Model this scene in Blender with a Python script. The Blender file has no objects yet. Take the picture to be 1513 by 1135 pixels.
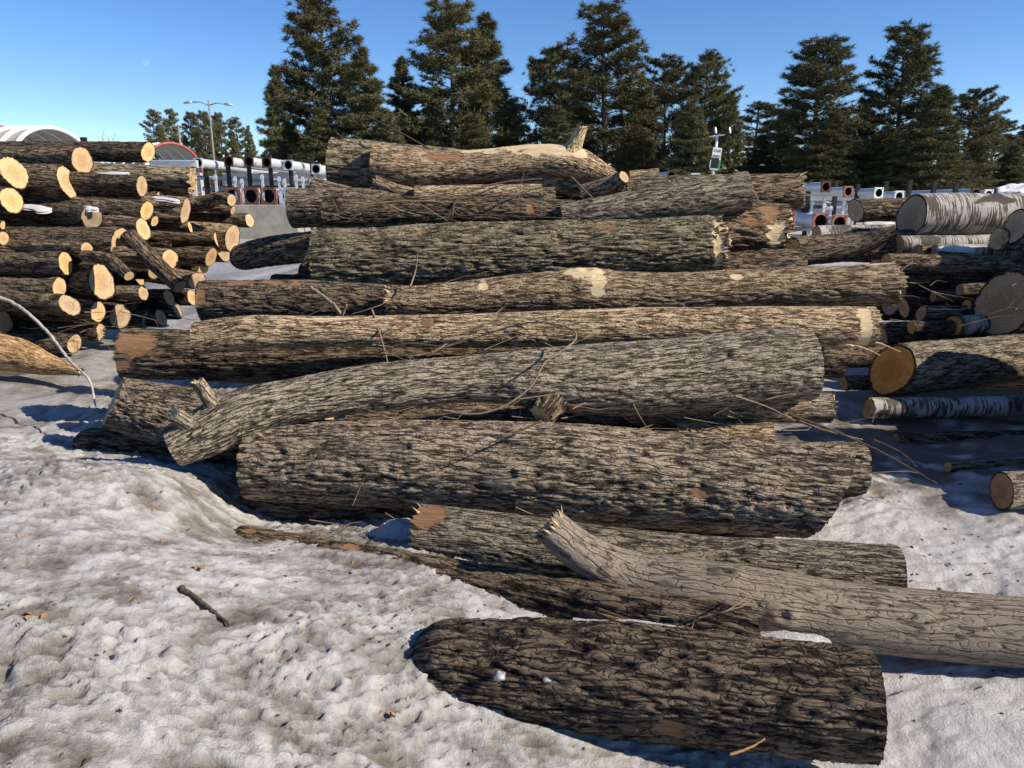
import bpy, math, random
import numpy as np
from mathutils import Vector

# ------------------------------------------------------------------ camera, sky, sun, exposure
scene = bpy.context.scene
COL = scene.collection
PITCH = math.radians(14.6)
FPX = 1100.0                      # focal length in photograph pixels (1513 wide)
CAMZ = 1.7
SUN_EL, SUN_AZ = 32.0, 17.0       # azimuth: degrees from +X towards the viewer (-Y)

cam_data = bpy.data.cameras.new('camera')
cam = bpy.data.objects.new('camera', cam_data)
COL.objects.link(cam)
cam.location = (0, 0, CAMZ)
cam.rotation_euler = (math.radians(90) - PITCH, 0, 0)
cam_data.sensor_width = 36
cam_data.lens = 36 * FPX / 1513
cam_data.clip_start = 0.05
cam_data.clip_end = 6000
scene.camera = cam

world = bpy.data.worlds.new('World')
scene.world = world
world.use_nodes = True
wn = world.node_tree.nodes
sky = wn.new('ShaderNodeTexSky')
sky.sky_type = 'NISHITA'
sky.sun_disc = False
sky.sun_elevation = math.radians(SUN_EL)
_a = math.radians(SUN_AZ)
SUNV = Vector((math.cos(_a) * math.cos(math.radians(SUN_EL)), -math.sin(_a) * math.cos(math.radians(SUN_EL)), math.sin(math.radians(SUN_EL))))
sky.sun_rotation = math.atan2(SUNV.x, SUNV.y)
sky.altitude = 2500
sky.air_density = 1.0
sky.dust_density = 0.0
sky.ozone_density = 3.0
sat = wn.new('ShaderNodeHueSaturation'); sat.inputs['Saturation'].default_value = 1.2; sat.inputs['Hue'].default_value = 0.506; sat.inputs['Value'].default_value = 1.0
world.node_tree.links.new(sky.outputs[0], sat.inputs['Color'])
world.node_tree.links.new(sat.outputs[0], wn['Background'].inputs[0])
wn['Background'].inputs[1].default_value = 0.105

sun_data = bpy.data.lights.new('sun', 'SUN')
sun_data.energy = 5.0
sun_data.angle = math.radians(0.53)
sun_data.color = (1.0, 0.88, 0.71)
sun = bpy.data.objects.new('sun', sun_data)
COL.objects.link(sun)
sun.location = (8, -4, 8)
sun.rotation_euler = SUNV.to_track_quat('Z', 'Y').to_euler()

scene.view_settings.view_transform = 'Standard'
scene.view_settings.look = 'None'
scene.view_settings.gamma = 1.0
scene.view_settings.exposure = 0.6
scene.cycles.max_bounces = 6
scene.cycles.diffuse_bounces = 3
scene.cycles.transparent_max_bounces = 6

# ------------------------------------------------------------------ helpers
FW = np.array([0, math.cos(PITCH), -math.sin(PITCH)])
UP = np.array([0, math.sin(PITCH), math.cos(PITCH)])
RT = np.array([1.0, 0, 0])
def ray(px, py):
    return FW + RT * (px - 756.5) / FPX + UP * (567.5 - py) / FPX
def P(px, py, Y):                 # a point of the place seen at that pixel, Y metres ahead
    d = ray(px, py); t = Y / d[1]
    return np.array([0, 0, CAMZ]) + d * t
def depth(px, py, Y):
    return Y / ray(px, py)[1]
def G(px, py, z):                 # a ground point seen at that pixel with height z
    d = ray(px, py); t = (z - CAMZ) / d[2]
    return np.array([0, 0, CAMZ]) + d * t

_rs = np.random.RandomState(7)
_perm = _rs.permutation(256).astype(np.int64)
_perm = np.concatenate([_perm, _perm, _perm])
_g = _rs.normal(size=(256, 3)); _g /= np.linalg.norm(_g, axis=1)[:, None]
def noise3(x, y, z):
    x = np.asarray(x, float); y = np.asarray(y, float); z = np.asarray(z, float)
    x, y, z = np.broadcast_arrays(x, y, z)
    xi = np.floor(x).astype(np.int64); yi = np.floor(y).astype(np.int64); zi = np.floor(z).astype(np.int64)
    xf = x - xi; yf = y - yi; zf = z - zi
    xi &= 255; yi &= 255; zi &= 255
    u = xf * xf * xf * (xf * (xf * 6 - 15) + 10); v = yf * yf * yf * (yf * (yf * 6 - 15) + 10); w = zf * zf * zf * (zf * (zf * 6 - 15) + 10)
    def gr(i, j, k):
        h = _perm[_perm[_perm[(xi + i) & 255] + ((yi + j) & 255)] + ((zi + k) & 255)]
        g = _g[h]
        return g[..., 0] * (xf - i) + g[..., 1] * (yf - j) + g[..., 2] * (zf - k)
    a = gr(0,0,0); b = gr(1,0,0); c = gr(0,1,0); d = gr(1,1,0)
    e = gr(0,0,1); f = gr(1,0,1); g_ = gr(0,1,1); h = gr(1,1,1)
    x1 = a + u * (b - a); x2 = c + u * (d - c); x3 = e + u * (f - e); x4 = g_ + u * (h - g_)
    y1 = x1 + v * (x2 - x1); y2 = x3 + v * (x4 - x3)
    return (y1 + w * (y2 - y1)) * 1.5
def sstep(a, b, x):
    t = np.clip((x - a) / (b - a), 0, 1)
    return t * t * (3 - 2 * t)

def mesh_obj(name, verts, faces, mat, parent=None, origin=None, smooth=True, attrs=None):
    me = bpy.data.meshes.new(name)
    verts = np.asarray(verts, float)
    if origin is not None: verts = verts - np.asarray(origin)
    if isinstance(faces, np.ndarray):
        n = len(faces); k = faces.shape[1]
        me.vertices.add(len(verts)); me.vertices.foreach_set('co', verts.ravel())
        me.loops.add(n * k); me.loops.foreach_set('vertex_index', faces.ravel().astype(np.int32))
        me.polygons.add(n)
        me.polygons.foreach_set('loop_start', np.arange(0, n * k, k, dtype=np.int32))
        me.polygons.foreach_set('loop_total', np.full(n, k, dtype=np.int32))
        me.update(calc_edges=True)
    else:
        me.from_pydata([tuple(v) for v in verts], [], faces)
        me.update()
    if attrs:
        for an, av in attrs.items():
            av = np.asarray(av, np.float32)
            if av.ndim == 2:
                a = me.attributes.new(an, 'FLOAT_VECTOR', 'POINT'); a.data.foreach_set('vector', av.ravel())
            else:
                a = me.attributes.new(an, 'FLOAT', 'POINT'); a.data.foreach_set('value', av)
    if smooth:
        me.polygons.foreach_set('use_smooth', np.ones(len(me.polygons), dtype=bool))
    if mat: me.materials.append(mat)
    o = bpy.data.objects.new(name, me)
    COL.objects.link(o)
    if parent is not None:
        o.parent = parent
    elif origin is not None:
        o.location = origin
    return o
def tag(o, label=None, cat=None, group=None, kind=None):
    if label: o['label'] = label
    if cat: o['category'] = cat
    if group: o['group'] = group
    if kind: o['kind'] = kind
    return o
def empty(name, loc):
    o = bpy.data.objects.new(name, None); COL.objects.link(o)
    o.location = tuple(loc); o.empty_display_size = 0.1
    return o
def grid_faces(n, m, wrap):       # n rings of m points
    i = np.arange(n - 1)[:, None]; j = np.arange(m if wrap else m - 1)[None, :]
    j2 = (j + 1) % m
    return np.stack(np.broadcast_arrays(i * m + j, i * m + j2, (i + 1) * m + j2, (i + 1) * m + j), -1).reshape(-1, 4)
class MB:                         # collects simple solids into one mesh
    def __init__(s): s.v = []; s.f = []
    def add(s, v, f):
        b = len(s.v); s.v += [tuple(p) for p in v]; s.f += [tuple(i + b for i in q) for q in f]
    def box(s, c, size, ax=None):
        c = np.asarray(c, float); h = np.asarray(size, float) / 2
        A = np.eye(3) if ax is None else np.asarray(ax, float)
        v = [c + A[0] * h[0] * i + A[1] * h[1] * j + A[2] * h[2] * k for i in (-1, 1) for j in (-1, 1) for k in (-1, 1)]
        s.add(v, [(0,1,3,2), (4,6,7,5), (0,4,5,1), (2,3,7,6), (0,2,6,4), (1,5,7,3)])
    def tube(s, pts, rad, n=10, caps=True):
        pts = np.asarray(pts, float); m = len(pts)
        rad = np.broadcast_to(np.asarray(rad, float), (m,))
        T = np.gradient(pts, axis=0); T /= np.linalg.norm(T, axis=1)[:, None]
        ref = np.array([0.13, 0.21, 1.0]) if abs(T[0][2]) < 0.9 else np.array([1.0, 0.1, 0])
        N = np.cross(T, ref); N /= np.linalg.norm(N, axis=1)[:, None]; B = np.cross(T, N)
        a = np.arange(n) * 2 * math.pi / n
        v = (pts[:, None] + rad[:, None, None] * (np.cos(a)[None, :, None] * N[:, None] + np.sin(a)[None, :, None] * B[:, None])).reshape(-1, 3)
        f = [tuple(q) for q in grid_faces(m, n, True)]
        if caps: f += [tuple(range(n))[::-1], tuple(range((m - 1) * n, m * n))]
        s.add(v, f)
    def build(s, name, mat, parent=None, origin=None, smooth=False):
        return mesh_obj(name, s.v, s.f, mat, parent, origin, smooth)

# ------------------------------------------------------------------ materials
class NT:
    def __init__(s, name):
        s.m = bpy.data.materials.new(name); s.m.use_nodes = True
        s.t = s.m.node_tree; s.b = s.t.nodes['Principled BSDF']
    def n(s, typ, **kw):
        nd = s.t.nodes.new('ShaderNode' + typ)
        for k, v in kw.items():
            if k in nd.inputs: nd.inputs[k].default_value = v
            else: setattr(nd, k, v)
        return nd
    def l(s, a, b): s.t.links.new(a, b)
    def attr(s, name): return s.n('Attribute', attribute_name=name)
    def ramp(s, fac, stops):
        r = s.n('ValToRGB'); s.l(fac, r.inputs[0]); e = r.color_ramp.elements
        while len(e) < len(stops): e.new(0.5)
        for i, (p, c) in enumerate(stops):
            e[i].position = p; e[i].color = (*c, 1) if len(c) == 3 else c
        return r.outputs[0]
    def mix(s, fac, a, b, mode='MIX'):
        m = s.n('Mix', data_type='RGBA', blend_type=mode)
        for v, i in ((fac, 0), (a, 6), (b, 7)):
            if hasattr(v, 'links') or hasattr(v, 'is_linked'): s.l(v, m.inputs[i])
            elif i == 0: m.inputs[0].default_value = v
            else: m.inputs[i].default_value = (*v, 1)
        return m.outputs[2]
    def math(s, op, a, b=0.0, clamp=False):
        m = s.n('Math', operation=op, use_clamp=clamp)
        for v, i in ((a, 0), (b, 1)):
            if hasattr(v, 'is_linked'): s.l(v, m.inputs[i])
            else: m.inputs[i].default_value = v
        return m.outputs[0]
    def noise(s, vec, scale, detail=4, rough=0.6):
        nd = s.n('TexNoise', Scale=scale, Detail=detail, Roughness=rough)
        if vec is not None: s.l(vec, nd.inputs['Vector'])
        return nd.outputs['Fac']
    def mapv(s, vec, scale):
        m = s.n('Mapping'); s.l(vec, m.inputs[0]); m.inputs['Scale'].default_value = scale
        return m.outputs[0]
    def bump(s, h, strength, dist):
        b = s.n('Bump', Strength=strength, Distance=dist); s.l(h, b.inputs['Height']); s.l(b.outputs[0], s.b.inputs['Normal'])
    def col(s, c):
        if hasattr(c, 'is_linked'): s.l(c, s.b.inputs['Base Color'])
        else: s.b.inputs['Base Color'].default_value = (*c, 1)
    def rough(s, v): s.b.inputs['Roughness'].default_value = v
def simple(name, c, rough=0.6, metal=0.0, var=0.25, scale=6.0, spec=0.3):
    m = NT(name); tc = m.n('TexCoord')
    f = m.noise(tc.outputs['Object'], scale, 6, 0.65)
    m.col(m.ramp(f, [(0.3, tuple(x * (1 - var) for x in c)), (0.7, tuple(min(1, x * (1 + var)) for x in c))]))
    m.rough(rough); m.b.inputs['Metallic'].default_value = metal; m.b.inputs['Specular IOR Level'].default_value = spec
    return m.m

def bark_material(name, furrow, ridge, light, wood=(0.29, 0.165, 0.09), moss=0.0, bumpd=0.013, fr=(5.2, 42), thin=1.0, cover=1.0):
    m = NT(name)
    co0 = m.attr('bco').outputs['Vector']; fur = m.attr('fur').outputs['Fac']; wd = m.attr('wood').outputs['Fac']; pl = m.attr('pale').outputs['Fac']
    wn_ = m.n('TexNoise', Scale=7.0, Detail=2.0); m.l(co0, wn_.inputs['Vector'])
    sub = m.n('VectorMath', operation='SUBTRACT'); m.l(wn_.outputs['Color'], sub.inputs[0]); sub.inputs[1].default_value = (.5, .5, .5)
    scl = m.n('VectorMath', operation='SCALE'); m.l(sub.outputs[0], scl.inputs[0]); scl.inputs['Scale'].default_value = 0.026
    add = m.n('VectorMath', operation='ADD'); m.l(co0, add.inputs[0]); m.l(scl.outputs[0], add.inputs[1]); co = add.outputs[0]
    def ridge_of(fa, fx, w, detail=1):
        n = m.noise(m.mapv(co, (fa, fx, fx)), 1.0, detail, 0.5)
        mr = m.n('MapRange', interpolation_type='SMOOTHSTEP'); m.l(m.math('ABSOLUTE', m.math('SUBTRACT', n, 0.5)), mr.inputs[0])
        mr.inputs[1].default_value = 0.0; mr.inputs[2].default_value = w
        return mr.outputs[0]
    rag = m.noise(m.mapv(co, (22, 60, 60)), 1.0, 5, .7)
    def ragged(v):
        mr = m.n('MapRange', interpolation_type='SMOOTHSTEP'); m.l(m.math('ADD', v, m.math('MULTIPLY', m.math('SUBTRACT', rag, .5), 1.9)), mr.inputs[0]); mr.inputs[1].default_value = .48; mr.inputs[2].default_value = .62
        return m.math('MULTIPLY', mr.outputs[0], m.math('GREATER_THAN', v, .02))
    wd = ragged(wd); pl = ragged(pl)
    r1 = ridge_of(fr[0], fr[1], .095 * thin); r2 = ridge_of(fr[0] * 4.2, fr[1] * 1.35, .075 * thin)
    rr = m.math('ADD', m.math('MULTIPLY', r1, .62), m.math('MULTIPLY', r2, .38))
    fine = m.noise(m.mapv(co, (17, 100, 100)), 1.0, 5, 0.72)
    big = m.noise(co0, 3.2, 3, 0.5)
    blot = m.noise(m.mapv(co, (16, 40, 40)), 1.0, 4, 0.6)
    H = m.math('ADD', m.math('MULTIPLY', fur, .42), m.math('MULTIPLY', rr, .58))
    h = m.math('ADD', H, m.math('MULTIPLY', m.math('SUBTRACT', fine, 0.5), .8))
    base = m.ramp(h, [(0.26, furrow), (0.60, ridge), (0.93, light)])  # furrows: the bark's own brown, pushed darker to deepen their shadows
    rnd = m.n('ObjectInfo').outputs['Random']
    base = m.mix(m.math('MULTIPLY', m.math('SUBTRACT', big, 0.45, True), 1.5 * cover, True), base, m.mix(0.6, base, (0.045, 0.038, 0.031)))
    base = m.mix(m.ramp(blot, [(0.58, (0, 0, 0)), (0.72, (0.5, 0.5, 0.5))]), base, m.mix(0.5, light, (0.36, 0.26, 0.17)))
    if moss > 0:
        mm = m.noise(co0, 6.0, 4, 0.65); ms = m.attr('top').outputs['Fac']
        f = m.math('MULTIPLY', m.ramp(mm, [(0.50, (0, 0, 0)), (0.70, (1, 1, 1))]), m.math('MULTIPLY', ms, moss), True)
        base = m.mix(f, base, m.mix(.35, base, (0.15, 0.15, 0.055)))
    val = m.math('ADD', m.math('MULTIPLY', rnd, 0.5), 0.78)
    hs = m.n('HueSaturation'); m.l(base, hs.inputs['Color']); m.l(val, hs.inputs['Value'])
    grain = m.noise(m.mapv(co, (6, 80, 80)), 1.0, 5, 0.75)
    wcol = m.ramp(grain, [(0.25, tuple(x * 0.45 for x in wood)), (0.55, wood), (0.85, tuple(min(1, x * 1.4) for x in wood))])
    pcol = m.ramp(grain, [(0.25, (.30, .19, .10)), (0.45, (.64, .49, .29)), (0.75, (.80, .67, .46))])
    m.col(m.mix(pl, m.mix(wd, hs.outputs[0], wcol), pcol))
    m.rough(0.9); m.b.inputs['Specular IOR Level'].default_value = 0.15
    f2 = m.noise(m.mapv(co, (60, 190, 190)), 1.0, 4, 0.7)
    rel = m.mix(m.math('MAXIMUM', wd, pl), m.math('ADD', m.math('ADD', rr, m.math('MULTIPLY', fine, .9)), m.math('MULTIPLY', f2, 0.35)), m.math('MULTIPLY', grain, 1.2))
    m.bump(rel, 0.9, bumpd)
    return m.m
def birch_material(name, white, dark):
    m = NT(name)
    co = m.attr('bco').outputs['Vector']; wd = m.attr('wood').outputs['Fac']; fur = m.attr('fur').outputs['Fac']
    a = m.noise(m.mapv(co, (80, 7, 7)), 1.0, 4, 0.65); b = m.noise(m.mapv(co, (5, 4, 4)), 1.0, 3, 0.6)
    f = m.math('ADD', m.math('MULTIPLY', a, 0.65), m.math('MULTIPLY', b, 0.5))
    base = m.ramp(f, [(0.55, dark), (0.575, tuple((x + y) / 2 for x, y in zip(white, dark))), (0.60, white)])
    base = m.mix(m.ramp(fur, [(0.25, (1, 1, 1)), (0.55, (0, 0, 0))]), base, (0.05, 0.042, 0.035))
    m.col(m.mix(wd, base, (0.42, 0.19, 0.06))); m.rough(0.75); m.b.inputs['Specular IOR Level'].default_value = 0.2
    m.bump(a, 0.6, 0.004)
    return m.m
def cut_material(name, sap, heart, dark=0.0):
    m = NT(name)
    co = m.attr('bco').outputs['Vector']; rad = m.attr('rad').outputs['Fac']
    w = m.noise(co, 9.0, 3, 0.5)
    rr = m.math('ADD', rad, m.math('MULTIPLY', m.math('SUBTRACT', w, 0.5), 0.16))
    rings = m.n('TexWave', wave_type='RINGS', rings_direction='Z', Scale=28.0, Distortion=2.0, Detail=3.0)
    rings.inputs['Detail Scale'].default_value = 2.0; m.l(co, rings.inputs['Vector'])
    base = m.ramp(rr, [(0.0, tuple(x * 0.9 for x in heart)), (0.40, heart), (0.58, sap), (0.86, sap)])
    base = m.mix(m.math('MULTIPLY', rings.outputs['Fac'], 0.45), base, tuple(x * 0.62 for x in sap))
    saw = m.noise(m.mapv(co, (14, 160, 4)), 1.0, 3, 0.6)
    base = m.mix(m.ramp(saw, [(0.42, (0.35, 0.35, 0.35)), (0.58, (0, 0, 0))]), base, tuple(x * 0.55 for x in sap))
    blot = m.noise(co, 14.0, 4, 0.6)
    base = m.mix(m.ramp(blot, [(0.55, (0, 0, 0)), (0.75, (0.45, 0.45, 0.45))]), base, tuple(x * 0.6 for x in heart))
    crk = m.n('TexVoronoi', feature='DISTANCE_TO_EDGE', Scale=7.0); m.l(m.mapv(co, (1, 1, 1)), crk.inputs['Vector'])
    base = m.mix(m.math('MULTIPLY', m.ramp(crk.outputs['Distance'], [(0.004, (1, 1, 1)), (0.016, (0, 0, 0))]), .55), base, tuple(x * .25 for x in heart))
    edge = m.ramp(m.math('ADD', rad, m.math('MULTIPLY', m.math('SUBTRACT', blot, 0.5), 0.06)), [(0.915, (0, 0, 0)), (0.94, (1, 1, 1))])
    base = m.mix(edge, base, (0.055, 0.038, 0.024))
    rn = m.n('ObjectInfo').outputs['Random']; hv = m.n('HueSaturation'); m.l(base, hv.inputs['Color']); m.l(m.math('ADD', m.math('MULTIPLY', rn, .45), .68), hv.inputs['Value']); m.l(m.math('ADD', m.math('MULTIPLY', rn, .3), .78), hv.inputs['Saturation'])
    m.col(hv.outputs[0]); m.rough(0.85); m.b.inputs['Specular IOR Level'].default_value = 0.15
    m.bump(m.math('ADD', saw, m.math('MULTIPLY', rings.outputs['Fac'], 0.4)), 0.5, 0.003)
    return m.m

M = {}
M['ash'] = bark_material('bark_ash', (0.020, 0.016, 0.012), (0.086, 0.068, 0.050), (0.34, 0.27, 0.195), moss=0.15)
M['gray'] = bark_material('bark_gray', (0.022, 0.019, 0.014), (0.098, 0.084, 0.062), (0.34, 0.29, 0.215), moss=0.3, fr=(5.0, 46))
M['mossy'] = bark_material('bark_mossy', (0.024, 0.021, 0.015), (0.115, 0.098, 0.064), (0.38, 0.32, 0.215), moss=0.9, fr=(4.0, 30), bumpd=.018)
M['tan'] = bark_material('bark_tan', (0.040, 0.029, 0.019), (0.175, 0.120, 0.074), (0.52, 0.395, 0.25), moss=0.1, fr=(6.0, 46))
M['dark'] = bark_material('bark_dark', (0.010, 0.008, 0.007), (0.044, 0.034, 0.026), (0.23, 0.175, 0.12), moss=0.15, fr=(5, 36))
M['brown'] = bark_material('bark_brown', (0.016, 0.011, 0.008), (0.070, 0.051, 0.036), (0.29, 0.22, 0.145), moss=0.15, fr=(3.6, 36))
M['poplar'] = bark_material('bark_poplar', (0.022, 0.019, 0.016), (0.140, 0.116, 0.090), (0.30, 0.25, 0.195), bumpd=0.010, fr=(3.4, 28), thin=.62, cover=.7)
M['split'] = bark_material('split_wood', (0.13, 0.07, 0.03), (0.33, 0.19, 0.085), (0.56, 0.38, 0.20), fr=(1.5, 60))
M['birch'] = birch_material('bark_birch', (0.40, 0.38, 0.355), (0.075, 0.064, 0.053))
M['cut'] = cut_material('cut_wood', (0.64, 0.44, 0.235), (0.53, 0.345, 0.165))
M['cut_dull_shaded'] = cut_material('cut_wood_dull_shaded', (0.50, 0.36, 0.205), (0.41, 0.27, 0.14))  # weathered faces, and a darker copy of cut wood for faces in shade
M['cut_orange'] = cut_material('cut_wood_orange', (0.58, 0.33, 0.12), (0.48, 0.235, 0.075))
M['torn'] = bark_material('torn_wood', (0.30, 0.19, 0.09), (0.60, 0.44, 0.24), (0.78, 0.62, 0.38))
M['stick'] = simple('dry_stick', (0.22, 0.165, 0.105), 0.8, var=0.4, scale=20)
M['stick_dark'] = simple('dark_twig', (0.075, 0.055, 0.04), 0.85, var=0.4, scale=20)
M['stick_white'] = simple('pale_branch', (0.42, 0.38, 0.33), 0.8, var=0.35, scale=9)
M['stalk'] = simple('dry_stalk', (0.30, 0.17, 0.07), 0.8, var=0.4, scale=20)
M['galv'] = simple('galvanised_steel', (0.58, 0.60, 0.62), 0.45, 0.35, 0.15, 3.0, 0.5)
M['galv_dull'] = simple('galvanised_dull', (0.40, 0.42, 0.44), 0.5, 0.35, 0.2, 3.0, 0.5)
M['rust'] = simple('rusty_steel', (0.085, 0.042, 0.032), 0.85, 0.1, 0.4, 14.0)
M['redrust'] = simple('red_rusty_steel', (0.24, 0.105, 0.08), 0.8, 0.1, 0.35, 14.0)
M['black'] = simple('black_steel', (0.018, 0.016, 0.015), 0.6, 0.0, 0.3, 8.0)
M['hole'] = simple('shade_inside', (0.02, 0.018, 0.017), 0.9, 0.0, 0.2)  # near-black tone stands in for the shade inside a pipe
M['concrete'] = simple('concrete', (0.26, 0.245, 0.21), 0.9, 0.0, 0.3, 3.0)
M['white_paint'] = simple('white_paint', (0.75, 0.75, 0.74), 0.45, 0.0, 0.08)
M['red_paint'] = simple('red_paint', (0.33, 0.075, 0.055), 0.5, 0.0, 0.25)
M['gray_sheet'] = simple('grey_sheet_metal', (0.34, 0.34, 0.34), 0.5, 0.3, 0.2)
M['wood_pole'] = simple('wooden_pole', (0.22, 0.20, 0.18), 0.85, 0, 0.2)
# ------------------------------------------------------------------ ground: one snow sheet to the horizon
def snow_material():
    m = NT('snow'); tc = m.n('TexCoord').outputs['Object']
    dirt = m.attr('dirt').outputs['Fac']
    fine = m.noise(tc, 55.0, 5, 0.7); grit = m.noise(tc, 240.0, 3, 0.7); mid = m.noise(tc, 11.0, 5, 0.65)
    d = m.math('ADD', dirt, m.math('MULTIPLY', m.math('SUBTRACT', mid, 0.5), 0.9))
    d = m.math('ADD', d, m.math('MULTIPLY', m.math('SUBTRACT', fine, 0.5), 0.45))
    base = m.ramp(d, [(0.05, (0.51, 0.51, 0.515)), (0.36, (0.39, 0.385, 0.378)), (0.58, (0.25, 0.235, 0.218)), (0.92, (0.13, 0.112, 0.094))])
    base = m.mix(m.ramp(grit, [(0.62, (0, 0, 0)), (0.72, (0.30, 0.30, 0.30))]), base, (0.24, 0.20, 0.16))
    m.col(base); m.rough(0.40)
    m.b.inputs['Specular IOR Level'].default_value = 0.35
    m.b.inputs['Subsurface Weight'].default_value = 0.0
    m.bump(m.math('ADD', fine, m.math('MULTIPLY', grit, 0.45)), 0.75, 0.018)
    return m.m
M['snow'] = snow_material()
M['snow_clean'] = simple('clean_snow', (0.52, 0.525, 0.53), 0.6, 0, 0.05, 12)
CTRL = [G(*q) for q in [
    # near bank, left and centre
    (-300,1135,.26),(0,1135,.24),(200,1135,.17),(400,1135,.09),(600,1135,-.02),(800,1135,-.12),(1000,1135,-.2),(1300,1135,-.26),(1513,1135,-.22),(1700,1135,-.2),
    (0,900,.30),(200,900,.24),(400,900,.13),(-300,900,.36),(550,950,.045),(600,900,.045),(640,1010,-.02),(760,1060,-.10),(900,1095,-.17),(1090,1125,-.24),
    (0,700,.36),(150,690,.37),(220,692,.35),(-300,690,.42),(280,745,.20),(300,770,.12),(340,790,.03),(420,800,.045),(560,818,.03),(640,845,.0),(760,885,-.03),(900,925,-.05),(1000,945,-.06),
    # hollow behind the bank crest, gap to the left pile
    (330,722,.06),(355,745,-.02),(100,672,.16),(0,655,.16),(230,672,.05),(50,600,.08),(150,590,.06),(-200,620,.12),(100,530,.12),(200,500,.12),(280,452,.14),(0,560,.12),(250,560,.02),
    # right side
    (1200,1000,-.22),(1340,1030,-.2),(1450,1040,-.17),(1513,1020,-.17),(1340,960,-.19),(1500,985,-.2),(1380,860,-.1),(1500,850,-.07),(1300,790,-.06),(1260,760,-.06),(1400,780,-.08),(1513,770,-.06),
    (1700,900,-.1),(1350,680,-.02),(1500,650,.0),(1240,560,.06),(1250,640,.0),(1600,760,-.05)]]
CTRL += [np.array(q) for q in [(-.5,3.9,-.06),(.5,3.8,-.08),(1.2,3.6,-.1),(-.8,4.6,.0),(0,5,.0),(1.5,5,.0),(0,6.5,.1),(2,7,.08),(-2,7,.1),(-5,9,.1),(-8,9,.1),(4,8,.05),(7,8,.05),(5,5,.0),(6,3,-.1),
    (-6,5,.2),(-8,2,.4),(-3,-1,.2),(0,-1,-.05),(3,-1,-.2),(7,0,-.1),(0,.3,-.1),(-2.5,.3,.22),(2.5,.3,-.22),(-10,14,.15),(0,14,.15),(10,14,.15),(0,25,.2),(-20,25,.2),(20,25,.2),(-14,0,.3),(14,-2,0),(0,-6,0),(-10,-6,.2),(10,-6,0),(-30,8,.2),(30,8,.1)]]
CTRL = np.array(CTRL)
def _tps(r): return np.where(r > 1e-9, r * r * np.log(r + 1e-12), 0)
_n = len(CTRL)
_K = _tps(np.linalg.norm(CTRL[:, None, :2] - CTRL[None, :, :2], axis=2)) + np.eye(_n) * 0.02
_Pm = np.c_[np.ones(_n), CTRL[:, :2]]
_A = np.block([[_K, _Pm], [_Pm.T, np.zeros((3, 3))]])
_w = np.linalg.solve(_A, np.r_[CTRL[:, 2], 0, 0, 0])
def ground_z(x, y):
    x = np.asarray(x, float); y = np.asarray(y, float)
    out = _w[_n] + _w[_n + 1] * x + _w[_n + 2] * y
    for i in range(_n):
        out = out + _w[i] * _tps(np.hypot(x - CTRL[i, 0], y - CTRL[i, 1]))
    far = sstep(14, 26, np.hypot(x, y - 3))
    return np.clip(out, -.3, .55) * (1 - far) + 0.2 * far
def graded(a0, a1, step, lo, hi, g=1.22):
    c = list(np.arange(a0, a1, step)); s = step
    l = [a0]
    while l[-1] > lo: s *= g; l.append(l[-1] - s)
    r = [c[-1]]; s = step
    while r[-1] < hi: s *= g; r.append(r[-1] + s)
    return np.array(l[:0:-1] + c + r[1:])
_xs = graded(-3.3, 2.9, 0.0135, -900, 900); _ys = graded(1.25, 4.7, 0.0115, -300, 2500)
_X, _Y = np.meshgrid(_xs, _ys)
_Z = ground_z(_X, _Y)
_near = 1 - sstep(8, 16, np.hypot(_X, _Y))
_left = 1 - sstep(-.2, 1.6, _X + (_Y - 2.5) * 0.2)                 # the rough refrozen bank
_wx = noise3(_X * 2.2, _Y * 2.2, 3.3) * 0.12; _wy = noise3(_X * 2.2, _Y * 2.2, 8.1) * 0.12
_u = _X + _wx; _v = _Y + _wy
_b1 = noise3(_u * 5.0 + _v * 2.0, _v * 8.5 - _u * 2.0, 1.7)
_b2 = noise3(_u * 13 + _v * 4, _v * 23 - _u * 5, 5.2)
_b3 = noise3(_u * 27, _v * 40, 9.9)
_b0 = noise3(_X * 1.6, _Y * 1.9, 2.2)
_cup = np.abs(_b1)
_b4 = noise3(_u * 21 + _v * 8, _v * 36 - _u * 9, 15.2)
_amp = 0.50 + 0.55 * sstep(-.35, .45, noise3(_X * 1.1 + 9, _Y * 1.5, 20.5) + .4 * noise3(_X * 4, _Y * 5, 2.5))
_rel = 0.045 * _b0 + _amp * ( 0.030 * (0.35 - _cup) + 0.036 * (0.3 - np.abs(_b2)) + 0.030 * (0.3 - np.abs(_b4)) + 0.014 * _b3)
_smooth = 0.05 * _b0 + 0.022 * _b1 + 0.010 * _b2 + 0.006 * _b3
_Z = _Z + _near * (_left * _rel + (1 - _left) * _smooth)
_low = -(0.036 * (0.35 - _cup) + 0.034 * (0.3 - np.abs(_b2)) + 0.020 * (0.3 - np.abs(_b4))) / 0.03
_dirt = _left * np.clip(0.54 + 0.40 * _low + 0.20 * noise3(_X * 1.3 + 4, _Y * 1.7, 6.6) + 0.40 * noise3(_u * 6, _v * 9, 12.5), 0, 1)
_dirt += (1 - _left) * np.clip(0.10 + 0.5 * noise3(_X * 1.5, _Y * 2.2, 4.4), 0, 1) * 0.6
_trod_shade = np.exp(-(((_X - 2.8) / 1.3) ** 2 + ((_Y - 5.0) / 0.8) ** 2))    # trodden, dirty snow beside the right pile, its shade darkened into the colour too
_dirt += _trod_shade * 2.2 * (0.50 + noise3(_X * 5, _Y * 8, 1.1))
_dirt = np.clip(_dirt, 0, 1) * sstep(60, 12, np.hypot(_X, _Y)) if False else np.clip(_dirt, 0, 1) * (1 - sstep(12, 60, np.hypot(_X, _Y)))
gv = np.stack([_X, _Y, _Z], -1).reshape(-1, 3)
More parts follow.
